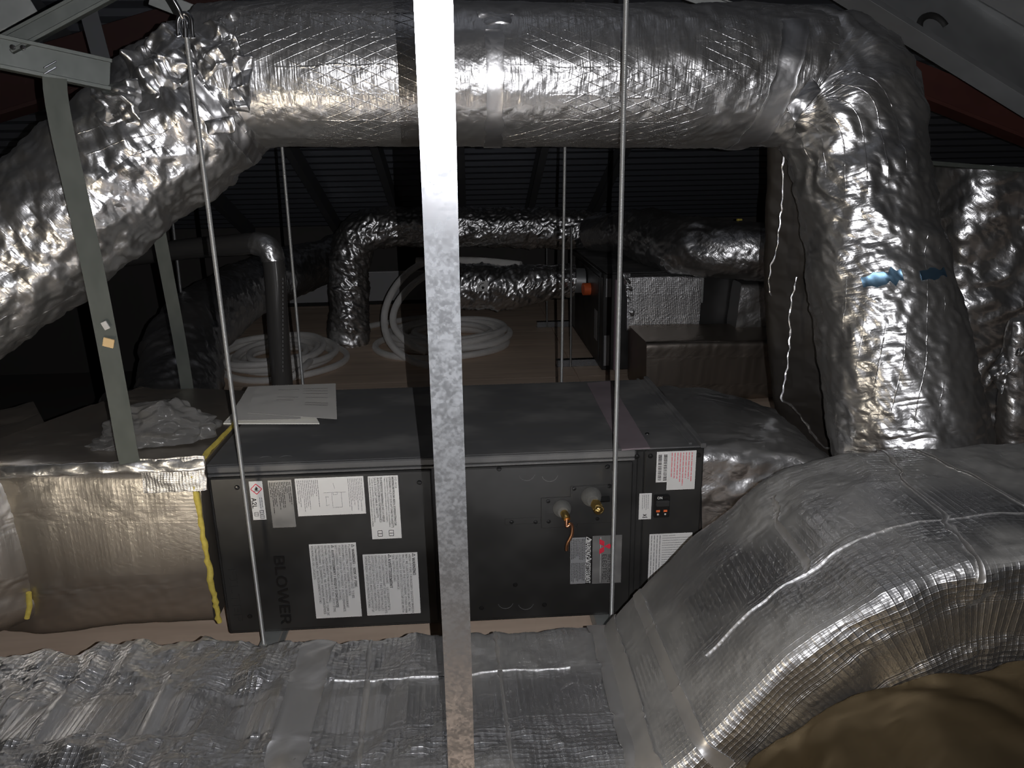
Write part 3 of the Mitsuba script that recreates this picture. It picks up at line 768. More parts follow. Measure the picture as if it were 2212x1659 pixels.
# embossed word on the lower left of the left panel
m = meshkit.text_mesh("BLOWER", .024, .0022, True)
a = front(592, 1196); zlen = a[1] - front(606, 1345)[1]
v = m.vertices
obj("embossed_word", trimesh.Trimesh(np.c_[a[0] + v[:, 1], FY - v[:, 2], a[1] - v[:, 0] * (zlen / m.bounds[1][0])], m.faces, process=False), "m_black_gloss", ah, label="embossed word BLOWER reading downwards")
m = meshkit.text_mesh("FILTER", .018, .0014, True); v = m.vertices
a = front(493, 1225); zlen = a[1] - front(508, 1345)[1]
obj("embossed_word", trimesh.Trimesh(np.c_[a[0] + v[:, 1], FY - v[:, 2], a[1] - v[:, 0] * (zlen / m.bounds[1][0])], m.faces, process=False), "m_black", ah, label="faint embossed word reading downwards by the left edge")

LT = FY - .0008


def sticker(name, px, mat="m_white", label=None):
    (x0, z0), (x1, z1) = front(px[0], px[1], FY), front(px[2], px[3], FY)
    k = plate(name, ah, x0, z0, x1, z1, mat, FY, label=label)
    return k, x0, z0, x1 - x0, z0 - z1


# flammability label
k, x, z, w, h = sticker("hazard_label", (537, 1040, 576, 1122), label="small white A2L hazard label with a red diamond")
cx, cz, s = x + w * .5, z - h * .2, w * .42
dm = [(cx, cz + s), (cx + s, cz), (cx, cz - s), (cx - s, cz)]
obj("red_diamond", lines_mesh([(dm[i], dm[(i + 1) % 4]) for i in range(4)], .0018, LT), "m_red_ink", k)
fl_ = [(.0, .55), (.28, .1), (.16, -.28), (-.16, -.28), (-.3, .05), (-.12, .2)]
flame = np.array([(cx + a * s, cz + b * s) for a, b in fl_])
from shapely.geometry import Polygon
fm = trimesh.creation.extrude_polygon(Polygon(flame), .0004, engine="earcut"); v = fm.vertices
obj("flame_symbol", trimesh.Trimesh(np.c_[v[:, 0], LT - v[:, 2], v[:, 1]], fm.faces, process=False), "m_ink", k)
obj("flame_symbol", lines_mesh([((cx - s * .45, cz - s * .38), (cx + s * .45, cz - s * .38))], .0012, LT), "m_ink", k)
obj("lettering", text_lines([("", .55, False), ("A2L", .45, True, .40)], x, z, w, h, y=LT, fill=.8), "m_ink", k)
obj("small_print", rows(2, x + w * .6, z - h * .42, w * .3, h * .3, .4, 3, 4, LT), "m_ink_grey", k)
bk = []
for cx_, cz_ in ((x + w * .72, z - h * .80), (x + w * .72, z - h * .92), (x + w * .3, z - h * .85)):
    a_, b_ = w * .14, h * .045
    q = [(cx_ - a_, cz_ - b_), (cx_ + a_, cz_ - b_), (cx_ + a_, cz_ + b_), (cx_ - a_, cz_ + b_)]
    bk += [(q[i], q[(i + 1) % 4]) for i in range(4)] + [((cx_ - a_, cz_), (cx_ + a_, cz_))]
obj("book_symbols", lines_mesh(bk, .0009, LT), "m_ink", k)
# silver rating plate
k, x, z, w, h = sticker("rating_plate", (578, 1038, 640, 1138), "m_silver_label", "silver rating plate with fine print")
obj("small_print", rows(13, x + w * .04, z - h * .04, w * .92, h * .7, .4, 5, 6, LT, .7), "m_ink", k)
# white diagram label
k, x, z, w, h = sticker("diagram_label", (636, 1034, 791, 1109), label="white label with fine print and a line diagram")
obj("small_print", rows(12, x + w * .02, z - h * .05, w * .32, h * .9, .35, 6, 9, LT, .6), "m_ink_grey", k)
obj("small_print", rows(9, x + w * .76, z - h * .05, w * .22, h * .9, .35, 8, 9, LT, .5), "m_ink_grey", k)
d0 = lambda a, b: (x + w * a, z - h * b)
obj("line_diagram", lines_mesh([(d0(.40, .40), d0(.73, .40)), (d0(.52, .40), d0(.52, .8)), (d0(.52, .8), d0(.66, .8)), (d0(.66, .8), d0(.66, .4)), (d0(.55, .15), d0(.57, .3)), (d0(.43, .5), d0(.43, .75)), (d0(.43, .5), d0(.47, .52)),
                                (d0(.43, .75), d0(.47, .72)), (d0(.54, .38), d0(.54, .46)), (d0(.54, .46), d0(.60, .46)), (d0(.60, .46), d0(.60, .38))], .0007, LT), "m_ink_grey", k)
# room-area label
k, x, z, w, h = sticker("room_area_label", (794, 1029, 868, 1162), label="tall white room-area label with two book symbols")
obj("lettering", text_lines([("SVZ-AP18", 1, False), ("MINIMUM ROOM AREA (OPERATING OR", 1.15, True), ("STORAGE): 14.2 TO 129.1m² (VAR TO 1401FT²)", 1.15, True), ("*Determined by the refrigerant amount and ventilation.", .9, False, .0),
                             ("*Refer to the installation manual for more details.", .9, False), .3, ("SUPERFICIE MINIMALE DE LA PIÈCE", 1.15, True), ("(EXPLOITATION OU ENTREPOSAGE):", 1.15, True), ("14.2 À 129.1m² (VAR À 1401FT²)", 1.15, True),
                             ("*Selon la quantité de frigorigène et la ventilation,", .9, False), ("consulter le manuel d'installation pour plus de détails.", .9, False)], x, z, w, h * .84, y=LT), "m_ink", k)
bk = []
for cx_, cz_ in ((x + w * .66, z - h * .91), (x + w * .28, z - h * .91)):
    a_, b_ = w * .075, h * .045
    q = [(cx_ - a_, cz_ - b_), (cx_ + a_, cz_ - b_), (cx_ + a_, cz_ + b_), (cx_ - a_, cz_ + b_)]
    bk += [(q[i], q[(i + 1) % 4]) for i in range(4)] + [((cx_ - a_, cz_), (cx_ + a_, cz_))]
obj("book_symbols", lines_mesh(bk, .0011, LT), "m_ink", k)
# big warning labels
k, x, z, w, h = sticker("warning_label", (667, 1176, 782, 1331), label="white warning label headed risk of fire, left of the pair")
obj("lettering", text_lines([("WARNING - RISK OF FIRE.", 1.1, True, .06), ("FLAMMABLE REFRIGERANT USED. TO BE", 1, False), ("REPAIRED ONLY BY TRAINED SERVICE", 1, False), ("PERSONNEL. DO NOT PUNCTURE REFRIGERANT", 1, False),
                             ("TUBING. DISPOSE OF PROPERLY IN ACCORDANCE", 1, False), ("WITH FEDERAL OR LOCAL REGULATIONS.", 1, False), ("AVERTISSEMENT / RISQUE D'INCENDIE", 1.1, True, .06), ("REFRIGERANT INFLAMMABLE UTILISE. DOIT ÊTRE", 1, False),
                             ("REPARE UNIQUEMENT PAR UN PERSONNEL", 1, False), ("D'ENTRETIEN QUALIFIE. NE PAS PERCER LE TUBE DE", 1, False), ("REFRIGERANT. ÉLIMINER DE MANIERE APPROPRIEE", 1, False), ("CONFORMEMENT AUX REGLEMENTATIONS", 1, False),
                             ("FEDERALES OU LOCALES", 1, False)], x, z, w, h, y=LT, fill=.68), "m_ink", k)
u = w * .94 / 13.2
obj("warning_triangle", tri_sign(x + w * .97 - .55 * u, z - h * .04, u * .9, LT), "m_ink", k)
obj("warning_triangle", tri_sign(x + w * .97 - 6.65 * u, z - h * .04, u * .9, LT), "m_ink", k)
k, x, z, w, h = sticker("warning_label", (783, 1198, 909, 1324), label="white warning label about auxiliary devices, right of the pair")
obj("lettering", text_lines([("WARNING", 1.3, True, .06), ("•RISK OF FIRE / AUXILIARY DEVICES WHICH", 1, False), ("MAY BE IGNITION SOURCES SHALL NOT BE", 1, False), ("INSTALLED IN THE DUCTWORK, OTHER THAN", 1, False), ("AUXILIARY DEVICES LISTED FOR USE WITH", 1, False),
                             ("THE SPECIFIC APPLIANCE.", 1, False), ("SEE INSTRUCTIONS.", 1, False), ("AVERTISSEMENT", 1.3, True, .06), ("•RISQUE D'INCENDIE - LES DISPOSITIFS", 1, False), ("AUXILIAIRES POUVANT ÊTRE DES SOURCES", 1, False),
                             ("DE FEU NE DOIVENT PAS ÊTRE INSTALLÉS", 1, False), ("DANS LES CONDUITS A L'EXCEPTION DES", 1, False), ("DISPOSITIFS AUXILIAIRES REPERTORIÉS", 1, False), ("POUR ÊTRE UTILISÉS AVEC LE DISPOSITIF", 1, False),
                             ("SPÉCIFIQUE. VOIR LES INSTRUCTIONS.", 1, False)], x, z, w, h, y=LT, fill=.68), "m_ink", k)
u = w * .94 / 15.6
obj("warning_triangle", tri_sign(x + w * .97 - .65 * u, z - h * .04, u, LT), "m_ink", k)
obj("warning_triangle", tri_sign(x + w * .97 - 7.95 * u, z - h * .04, u, LT), "m_ink", k)
# middle plates
k, x, z, w, h = sticker("notice_plate", (1232, 1162, 1264, 1260), "m_grey_label", "grey plate of fine print beside the maker's plate")
obj("small_print", rows(9, x + w * .05, z - h * .03, w * .9, h * .45, .35, 11, 9, LT, .2), "m_ink", k)
obj("small_print", rows(9, x + w * .05, z - h * .54, w * .9, h * .42, .35, 12, 9, LT, .2), "m_ink", k)
(x0, z0), (x1, z1) = front(1264, 1161, FY), front(1278, 1260, FY)
k = plate("warning_strip", ah, x0, z0, x1, z1, "m_black_gloss", FY, .0006, "black strip reading WARNING and AVERTISSEMENT")
w, h = x1 - x0, z0 - z1
obj("lettering", text_lines([("WARNING", 1, True, .09)], x0, z0, w, h * .42, y=FY - .0006, fill=.72), "m_white", k)
obj("lettering", text_lines([("AVERTISSEMENT", 1, True, .09)], x0, z0 - h * .40, w, h * .60, y=FY - .0006, fill=.72), "m_white", k)
obj("warning_triangle", tri_sign(x0 + w * .5, z0 - h * .05, w * .8, FY - .0006), "m_white", k)
obj("warning_triangle", tri_sign(x0 + w * .5, z0 - h * .46, w * .8, FY - .0006), "m_white", k)
k, x, z, w, h = sticker("maker_plate", (1280, 1158, 1341, 1258), "m_silver_label", "silver maker's plate with a red three-diamond emblem")
cx, cz, s = x + w * .40, z - h * .22, w * .19
dia = []
for ang in (0, 120, 240):
    t = math.radians(ang); ux, uz = math.cos(t), math.sin(t)
    # rotated with the plate's text: the top diamond points to +x
    px_, pz_ = -uz, ux
    q = [(cx, cz), (cx + ux * s * .87 + px_ * s * .5, cz + uz * s * .87 + pz_ * s * .5), (cx + ux * s * 1.74, cz + uz * s * 1.74), (cx + ux * s * .87 - px_ * s * .5, cz + uz * s * .87 - pz_ * s * .5)]
    fm = trimesh.creation.extrude_polygon(Polygon(q), .0005, engine="earcut"); v = fm.vertices
    dia.append(trimesh.Trimesh(np.c_[v[:, 0], LT - v[:, 2], v[:, 1]], fm.faces, process=False))
obj("diamond_emblem", cat(dia), "m_red_ink", k)
obj("lettering", text_lines([.3, ("MITSUBISHI", 1, False), ("ELECTRIC", 1, False)], x + w * .32, z - h * .37, w * .44, h * .62, y=LT, fill=.8), "m_ink", k)
obj("plate_rule", lines_mesh([((x + w * .28, z - h * .02), (x + w * .28, z - h * .98))], .0009, LT), "m_white", k)
# right-hand labels
k, x, z, w, h = sticker("barcode_label", (1419, 976, 1443, 1041), label="small white label with two bar codes")
r = np.random.default_rng(4); bars = []
for col in (.14, .58):
    zz = z - h * .1
    while zz > z - h * .93:
        t = h * (.006 + .018 * r.random()); bars.append(trimesh.creation.box(bounds=[(x + w * col, LT - .0004, zz - t), (x + w * (col + .28), LT, zz)])); zz -= t + h * (.008 + .02 * r.random())
obj("bar_code", cat(bars), "m_ink", k)
k, x, z, w, h = sticker("red_print_label", (1443, 975, 1500, 1056), label="white label with small red print")
obj("small_print", rows(8, x + w * .1, z - h * .04, w * .8, h * .9, .36, 14, 8, LT, .35), "m_pink_ink", k)
k, x, z, w, h = sticker("certification_label", (1381, 1066, 1406, 1121), label="small white certification label left of the breaker")
obj("small_print", rows(4, x + w * .2, z - h * .06, w * .6, h * .62, .3, 15, 8, LT, .2), "m_ink_grey", k)
obj("marks", lines_mesh([((x + w * .35, z - h * .8), (x + w * .62, z - h * .88)), ((x + w * .62, z - h * .8), (x + w * .35, z - h * .88)), ((x + w * .3, z - h * .92), (x + w * .7, z - h * .92))], .0016, LT), "m_ink", k)
k, x, z, w, h = sticker("wiring_table_label", (1403, 1154, 1488, 1290), label="large white table label partly hidden by the offset duct")
obj("small_print", rows(4, x + w * .02, z - h * .02, w * .26, h * .95, .3, 16, 14, LT, .1), "m_ink_grey", k)
tb_ = []
for q in range(26):
    zz = z - h * (.03 + q * .036)
    tb_.append(((x + w * .3, zz), (x + w * (.97 if q % 7 else .6), zz)))
obj("table_print", lines_mesh(tb_, .0012, LT), "m_ink_grey", k)
# breaker
(x0, z0), (x1, z1) = front(1412, 1068, FY), front(1443, 1113, FY)
w, h = x1 - x0, z0 - z1
bk = obj("breaker", bbox((x0, FY - .012, z1), (x1, FY, z0), .0015), "m_black_gloss", ah, label="black twin breaker with orange windows")
obj("toggle", bbox((x0 + w * .08, FY - .022, z0 - h * .42), (x1 - w * .08, FY - .012, z0 - h * .16), .002), "m_black_matte", bk)
for a_ in (.24, .72):
    obj("orange_window", bbox((x0 + w * (a_ - .12), FY - .0135, z1 + h * .27), (x0 + w * (a_ + .12), FY - .0118, z1 + h * .37), .0005), "m_orange", bk)
    obj("lettering", rows(1, x0 + w * (a_ - .12), z0 - h * .80, w * .24, h * .1, .5, 17, 1, FY - .012), "m_white", bk)
mm = meshkit.text_mesh("ON", h * .11, .0004, True); v = mm.vertices
obj("lettering", trimesh.Trimesh(np.c_[x0 + w * .15 + v[:, 0], FY - .012 - v[:, 2], z0 - h * .13 + v[:, 1]], mm.faces, process=False), "m_white", bk)
# tape strips over the top
for q in (((1268, 829), (1318, 825), (1404, 969), (1343, 973)),):
    P0 = [atz(*p, H) for p in q]
    n = 24; V = []; F = []
    for k in range(n):
        t = k / (n - 1)
        a_, b_ = P0[0] * (1 - t) + P0[3] * t, P0[1] * (1 - t) + P0[2] * t
        for s in np.linspace(0, 1, 6):
            p = a_ * (1 - s) + b_ * s + [0, 0, .0022 + .0016 * rng.random()]
            V.append(p)
    V = np.array(V)
    V2 = V - [0, 0, .0035]
    i = (np.arange(n - 1)[:, None] * 6 + np.arange(5)).ravel(); mN = len(V)
    F = np.vstack([np.c_[i, i + 6, i + 7], np.c_[i, i + 7, i + 1]])
    ring = np.r_[np.arange(6), np.arange(1, n) * 6 + 5, (n - 1) * 6 + np.arange(4, -1, -1), np.arange(n - 2, 0, -1) * 6]; r2 = np.roll(ring, -1)
    F = np.vstack([F, F[:, ::-1] + mN, np.c_[ring, r2 + mN, r2], np.c_[ring, ring + mN, r2 + mN]])
    obj("cloth_tape", trimesh.Trimesh(np.vstack([V, V2]), F, process=False), "m_purple_tape", ah, smooth=40, label="dull purple-grey cloth tape across the top")

# ------------------------------------------------------------------ hangers
for k, (x, lab) in enumerate(((.085, "grey strut channel under the left end of the air handler"), (.905, "grey strut channel under the right end of the air handler"))):
    kk = thing("strut_channel", lab, "strut")
    obj("channel", channel((x, -.085, -.024), (x, .70, -.024), .041, .041, .003, (0, 0, 1), .008, 1), "m_steel", kk)


def rod(bot, top, r, label, nuts=()):
    k = thing("threaded_rod", label, "rod")
    bot, top = np.asarray(bot, float), np.asarray(top, float)
    obj("rod", wire([bot, bot * .5 + top * .5, top], r, 12), "m_rod", k, smooth=50)
    d = (top - bot) / np.linalg.norm(top - bot)
    for t in nuts:
        c = bot + d * t; obj("nut", wire([c - d * .005, c + d * .005], r * 1.9, 6), "m_steel", k)
    return k


b0 = at(568, 1371, -.055); t0 = at(403, 82, -.055)
rod([b0[0], -.055, -.045], t0, .0048, "threaded rod hanging from a shiny hook, in front of the labelled air handler's left end", (.02, .05))
b1 = at(1321, 1330, -.055); t1 = at(1354, -60, -.055)
rod([b1[0], -.055, -.045], t1, .0052, "long bright threaded rod in front of the air handler's right end", (.02, .05))
b2 = at(651, 834, .64); t2 = at(608, 280, .64)
rod([b2[0], .64, -.045], t2 + [0, 0, .25], .0045, "threaded rod behind the air handler's left end, right of the black pipe", (.05,))
b3 = at(1209, 822, .64); t3 = at(1223, 290, .64)
rod([b3[0], .64, -.045], t3 + [0, 0, .25], .0045, "threaded rod behind the air handler, beside the second black unit", (.05,))
# hook link on top of the first rod
hk = thing("hanger_link", "shiny steel hook and clevis link holding the left front threaded rod", "hook")
p = lambda x, y, Y=-.055: at(x, y, Y)
cl = np.vstack([[p(387, 78)], spline([p(385, 74), p(384, 50), p(386, 40), p(393, 31), p(402, 29), p(411, 36), p(415, 52), p(417, 78)], 40), [p(418, 82)]])
obj("clevis", wire(cl, .0042, 10), "m_chrome", hk, smooth=50)
obj("eye_stem", wire([p(398, 46), p(400, 60), p(403, 84)], .0040, 10), "m_chrome", hk, smooth=50)
obj("hook_arm", wire(spline([p(355, -34, -.07), p(372, -4, -.065), p(386, 20, -.06), p(396, 40, -.052), p(400, 48, -.045), p(397, 52, -.04)], 30), .0046, 10), "m_chrome", hk, smooth=50)
obj("barrel", wire([p(400, 62), p(402.5, 82)], .0068, 10), "m_chrome", hk, smooth=40)


def strap(path, w, t, mat, name, parent, wdir=(1, 0, 0)):
    """flat sheet-metal strap through the points, w wide along wdir"""
    P = np.asarray(path, float); n = len(P); wd = np.broadcast_to(np.asarray(wdir, float), (n, 3))
    d = np.gradient(P, axis=0); d /= np.linalg.norm(d, axis=1, keepdims=True)
    wd = wd - d * (wd * d).sum(1, keepdims=True); wd /= np.linalg.norm(wd, axis=1, keepdims=True)
    N = np.cross(wd, d)
    V = np.stack([P - wd * w / 2 - N * t / 2, P + wd * w / 2 - N * t / 2, P + wd * w / 2 + N * t / 2, P - wd * w / 2 + N * t / 2], 1).reshape(-1, 3)
    F = []
    for k in range(n - 1):
        a = k * 4
        for j in range(4):
            b, c = a + j, a + (j + 1) % 4
            F += [[b, c, c + 4], [b, c + 4, b + 4]]
    e = (n - 1) * 4
    F += [[0, 2, 1], [0, 3, 2], [e, e + 1, e + 2], [e, e + 2, e + 3]]
    m = trimesh.Trimesh(V, np.array(F), process=False)
    if m.volume < 0: m.invert()
    return obj(name, m, mat, parent)


cs = thing("hanging_strap", "wide bright galvanised strap hanging through the centre of the picture nearest the camera", "strap")
SY = -.79
sp = spline([at(934, -60, SY - .050), at(944, 240, SY - .030), at(954, 540, SY - .010), at(964, 830, SY + .008), at(981, 1240, SY + .032), at(996, 1640, SY + .055)], 26)
SB = sp[-1][1]
bx = sp[-1][0]
strap(np.vstack([sp, [bx + .001, SB + .012, .15], [bx + .001, SB + .02, .0], [bx + .001, SB + .06, -.022], [bx + .001, SB + .3, -.024]]), .0382, .0016, "m_galv", "strap", cs)
s1 = thing("hanging_strap", "grey-green flat strap crossing in front of the left duct leg, with torn tan tape", "strap")
pts1 = [at(118, 168, -.055), at(128, 250, -.058), at(165, 420, -.06), at(205, 600, -.062), at(240, 780, -.062), at(262, 900, -.062), at(275, 975, -.060), at(281, 1000, -.058)]
strap(spline(pts1, 24), .041, .0014, "m_strap", "strap", s1, (.97, .25, 0))
obj("torn_tape", bbox((-.012, -.003, -.010), (.010, .001, .009), .0008).apply_transform(trimesh.transformations.rotation_matrix(.3, (0, 1, 0))).apply_translation(at(236, 740, -.066)), "m_tan_tape", s1, label="torn bit of tan tape")
obj("torn_tape", bbox((-.007, -.003, -.009), (.005, .001, .008), .0008).apply_transform(trimesh.transformations.rotation_matrix(-.4, (0, 1, 0))).apply_translation(at(229, 702, -.066)), "m_paper", s1, label="scrap of pale tape")
s2 = thing("hanging_strap", "grey-green flat strap behind the left duct leg reaching the plenum's back edge", "strap")
strap(spline([at(330, 420, .60), at(345, 510, .60), at(370, 640, .60), at(392, 760, .60), at(403, 830, .605), at(409, 870, .605)], 16), .036, .0014, "m_strap", "strap", s2, (.97, .2, 0))

# ------------------------------------------------------------------ on the cabinet and plenum
doc = thing("manual_packet", "folded white manual and clear document envelope lying on the left end of the air handler", "papers")


def sheet(q, zs, mat, name, n=20, sag=.004, seed=0, thick=.0012):
    P0 = [atz(x, y, H + .008 + dz) for (x, y), dz in zip(q, zs)]
    u, v = np.meshgrid(np.linspace(0, 1, n), np.linspace(0, 1, n), indexing="ij")
    P = (1 - u)[..., None] * ((1 - v)[..., None] * P0[0] + v[..., None] * P0[1]) + u[..., None] * ((1 - v)[..., None] * P0[3] + v[..., None] * P0[2])
    P[..., 2] += sag * np.abs(crease(P, 12., seed)) * (4 * u * (1 - u))
    V = P.reshape(-1, 3); V2 = V - [0, 0, thick]; mN = n * n
    i = (np.arange(n - 1)[:, None] * n + np.arange(n - 1)).ravel()
    F = np.vstack([np.c_[i, i + n, i + n + 1], np.c_[i, i + n + 1, i + 1]])
    ring = np.r_[np.arange(n), np.arange(1, n) * n + n - 1, (n - 1) * n + np.arange(n - 2, -1, -1), np.arange(n - 2, 0, -1) * n]; r2 = np.roll(ring, -1)
    F = np.vstack([F, F[:, ::-1] + mN, np.c_[ring, r2 + mN, r2], np.c_[ring, ring + mN, r2 + mN]])
    obj(name, trimesh.Trimesh(np.vstack([V, V2]), F, process=False), mat, doc, smooth=35)
    return lambda a, b: P0[0] * (1 - a) * (1 - b) + P0[1] * a * (1 - b) + P0[2] * a * b + P0[3] * (1 - a) * b


sheet(((548, 842), (645, 834), (690, 914), (482, 914)), (0, 0, .002, .004), "m_paper_white", "booklet", seed=3, thick=.003, sag=.002)
f2 = sheet(((536, 835), (640, 832), (650, 905), (492, 908)), (.004, .004, .010, .012), "m_paper", "booklet_cover", seed=4, sag=.002)
f1 = sheet(((553, 834), (725, 828), (728, 905), (535, 892)), (.013, .012, .009, .016), "m_paper", "envelope", seed=5, sag=.005, thick=.0008)
pr = []
for a0_, a1_, b_ in ((.30, .55, .25), (.6, .9, .22), (.6, .9, .30), (.6, .9, .38), (.64, .9, .5), (.3, .55, .5), (.64, .9, .66), (.64, .9, .72), (.3, .5, .6)):
    p0, p1 = f1(a0_, b_) + [0, 0, .006], f1(a1_, b_) + [0, 0, .006]
    obj("print_line", bar(p0, p1, .008, .0005, (0, 0, 1), 0), "m_envelope", doc)
bag = thing("plastic_bag", "crumpled clear plastic bag with small hardware lying on the left plenum behind the strap", "bag")


def blob(c, rad, seed, amp=.35, sub=5):
    m = trimesh.creation.icosphere(subdivisions=sub); v = m.vertices
    d = 1 + amp * (meshkit.fbm(v * 1.6 + seed * 7, 3, seed) - .5) * 2 + .10 * crease(v, 2.5, seed) + .05 * crease(v, 5., seed + 1)
    v = v * d[:, None] * np.asarray(rad) + c
    v[:, 2] = np.maximum(v[:, 2], H + .018 + .002 * meshkit.noise(v * 90, 3))
    return trimesh.Trimesh(v, m.faces, process=False)


cb = atz(350, 935, H + .03)
obj("film", blob(cb + [0, 0, .012], (.125, .075, .068), 4), "m_film", bag, smooth=25)
obj("film", blob(atz(245, 960, H + .02), (.055, .055, .018), 6), "m_film", bag, smooth=25)
obj("screws_inside", blob(atz(408, 945, H + .02), (.014, .014, .010), 9, .3, 2), "m_black_gloss", bag, smooth=25, label="dark screws inside the bag")

# ------------------------------------------------------------------ background ducts
bd = thing("angled_duct", "dull foil-wrapped round duct running away on the floor behind the left plenum", "duct")
lf = Loft([(-.66, .95, .20), (-.53, 1.25, .22), at(395, 755, 1.6), at(470, 670, 2.2), at(560, 615, 3.0), at(640, 585, 3.7), at(730, 556, 4.2)], .16, .16, 2.0, (0, 0, 1), (.014, .010, .003, .001), 61)
duct("wrap", lf, "m_foil_far", bd, .009, u0=.75)
cd = thing("gooseneck_duct", "foil-wrapped round duct rising from the floor and bending right over the far unit", "duct")
e0 = atz(753, 742, FZ); Yd = float(e0[1])
lf = Loft([e0 + [0, 0, .0], at(754, 690, Yd), at(755, 620, Yd), at(758, 555, Yd), at(778, 508, Yd), at(830, 492, Yd), at(930, 491, Yd), at(1100, 491, Yd), at(1290, 500, Yd - .05)],
          [.134, .134, .132, .134, .138, .128, .124, .126, .128], [.134, .134, .132, .134, .138, .128, .124, .126, .128], 2.0,
          [(0, 1, 0), (0, 1, 0), (0, 1, 0), (0, 1, 0), (0, 1, 0), (0, 1, 0), (0, 1, 0), (0, 1, 0), (0, 1, 0)], (.010, .011, .006, .003), 63)
duct("wrap", lf, "m_foil_far", cd, .0075, u0=.25)
tape(lf, "m_tape", cd, lf.L * .01, lf.L * .045, .5, 1.0, off=.004)
wd = thing("wide_duct", "fat foil-wrapped duct lying over the second black unit at the far right", "duct")
lf = Loft([at(1275, 505, 3.15), at(1340, 503, 2.95), at(1410, 513, 2.65), at(1500, 533, 2.22), at(1590, 541, 2.08), at(1662, 545, 2.04)], [.10, .13, .16, .165, .155, .15], [.10, .125, .15, .145, .14, .14], 2.2, (0, 0, 1),
          ((.006, .01, .02, .02, .012, .01), (.004, .008, .012, .010, .006, .006), (.002, .003, .005, .004, .002, .003), (.001,) * 6), 65)
duct("wrap", lf, "m_foil_far", wd, .0075, u0=.75)
obj("yellow_scrap", bbox((-.012, -.01, -.008), (.012, .01, .008), .002).apply_translation(at(1597, 476, 2.08)), "m_yellow", wd)
dd_ = thing("damper_duct", "short foil-wrapped branch duct with a white damper quadrant entering the second black unit", "duct")
lf = Loft([at(925, 612, 2.9), at(1000, 618, 2.9), at(1090, 620, 2.9), at(1160, 612, 2.9), at(1205, 607, 2.9), at(1240, 607, 2.9)], [.12, .132, .130, .110, .10, .09], [.12, .132, .130, .110, .10, .09], 2.0, (0, 0, 1),
          (.012, .011, .006, .002), 67)
duct("wrap", lf, "m_foil_far", dd_, .0075, u0=.75)
qd = at(1041, 619, 2.9 - .135)
ang = np.linspace(0, math.pi / 2, 10)
poly = Polygon([(.034, -.026), (-.03, -.026), *[(.012 - .042 * math.cos(t), -.004 + .036 * math.sin(t)) for t in ang], (.034, .032)])
fm = trimesh.creation.extrude_polygon(poly, .004, engine="earcut"); v = fm.vertices
q = obj("damper_quadrant", trimesh.Trimesh(np.c_[qd[0] + v[:, 0], qd[1] - v[:, 2], qd[2] + v[:, 1]], fm.faces, process=False), "m_white", dd_, label="white damper quadrant plate")
obj("pivot", dome(qd + [.006, -.004, -.006], (0, -1, 0), .008, .004), "m_ink", q, smooth=40)
obj("slot", wire([(qd[0] + .012 - .030 * math.cos(t), qd[1] - .0045, qd[2] - .006 + .026 * math.sin(t)) for t in ang], .0018, 6), "m_ink", q)
obj("inlet_collar", wire([at(1222, 606, 2.9), at(1262, 606, 2.9)], .075, 20), "m_purlin", dd_, smooth=40)
wp = tag(obj("white_pipe", wire(spline([at(900, 566, 3.6), at(1000, 565, 3.5), at(1060, 568, 3.4), at(1125, 575, 3.3)], 20), .032, 14), "m_hose", smooth=50), "white insulated pipe running behind the damper duct", "pipe")

# black pipe
bp = thing("black_pipe", "glossy black pipe coming from the left and turning down behind the manual packet", "pipe")
Yp = 1.30
ptsb = spline([at(240, 558, 1.75), at(330, 547, 1.65), at(430, 535, 1.5), at(520, 528, 1.36), at(560, 527, 1.31), at(582, 540, Yp), at(592, 575, Yp), at(597, 640, Yp), at(603, 740, Yp), np.r_[at(606, 800, Yp)[:2], FZ]], 120)
obj("pipe", wire(ptsb, .041, 24), "m_pipe", bp, smooth=50)
el = [p for p in ptsb if at(545, 500, 1.3)[0] <= p[0] and p[2] > at(590, 572, Yp)[2]]
lfp = Loft(np.array(el)[::max(1, len(el) // 7)], .0445, .0445, 2.0, (0, 1, 0), (.003, .003, .0015, 0), 71)
duct("elbow_tape", lfp, "m_foil_plain", bp, .004, label="foil tape wrapped round the elbow")
ink = []
for y in np.arange(600, 800, 9):
    ink.append(bar(at(611, y, Yp - .041), at(611.3, y + 5, Yp - .041), .003, .002, (0, 1, 0), 0))
obj("printed_marks", cat(ink), "m_ink_grey", bp)
tag(obj("background_rod", wire([at(372, 470, 1.9), at(392, 640, 1.9)], .006, 8), "m_rod", smooth=50), "thin rod hanging in the dark left of the black pipe", "rod")


# ------------------------------------------------------------------ hose coils
def coil(name, label, cx, cy, turns, r, tails, seed, sq=.86):
    rg = np.random.default_rng(seed)
    k = thing(name, label, "hose", "coils of white insulated hose on the plywood floor")
    tid = 0
    for i, (rad, z, ox, oy, tilt) in enumerate(turns):
        th = np.linspace(0, 2 * np.pi, 70)
        ph = rg.random() * 6
        P = np.c_[cx + ox + rad * np.cos(th + ph) * (1 + .03 * np.sin(2 * th + ph)), cy + oy + rad * sq * np.sin(th + ph), FZ + r + z + tilt * np.cos(th + ph * .5) * .5 + tilt * .5 + .004 * np.sin(3 * th)]
        obj("loop", wire(P, r, 12, False), "m_hose", k, smooth=60)
    for P in tails:
        obj("tail", wire(spline(P, 60), r, 12), "m_hose", k, smooth=60)
    return k


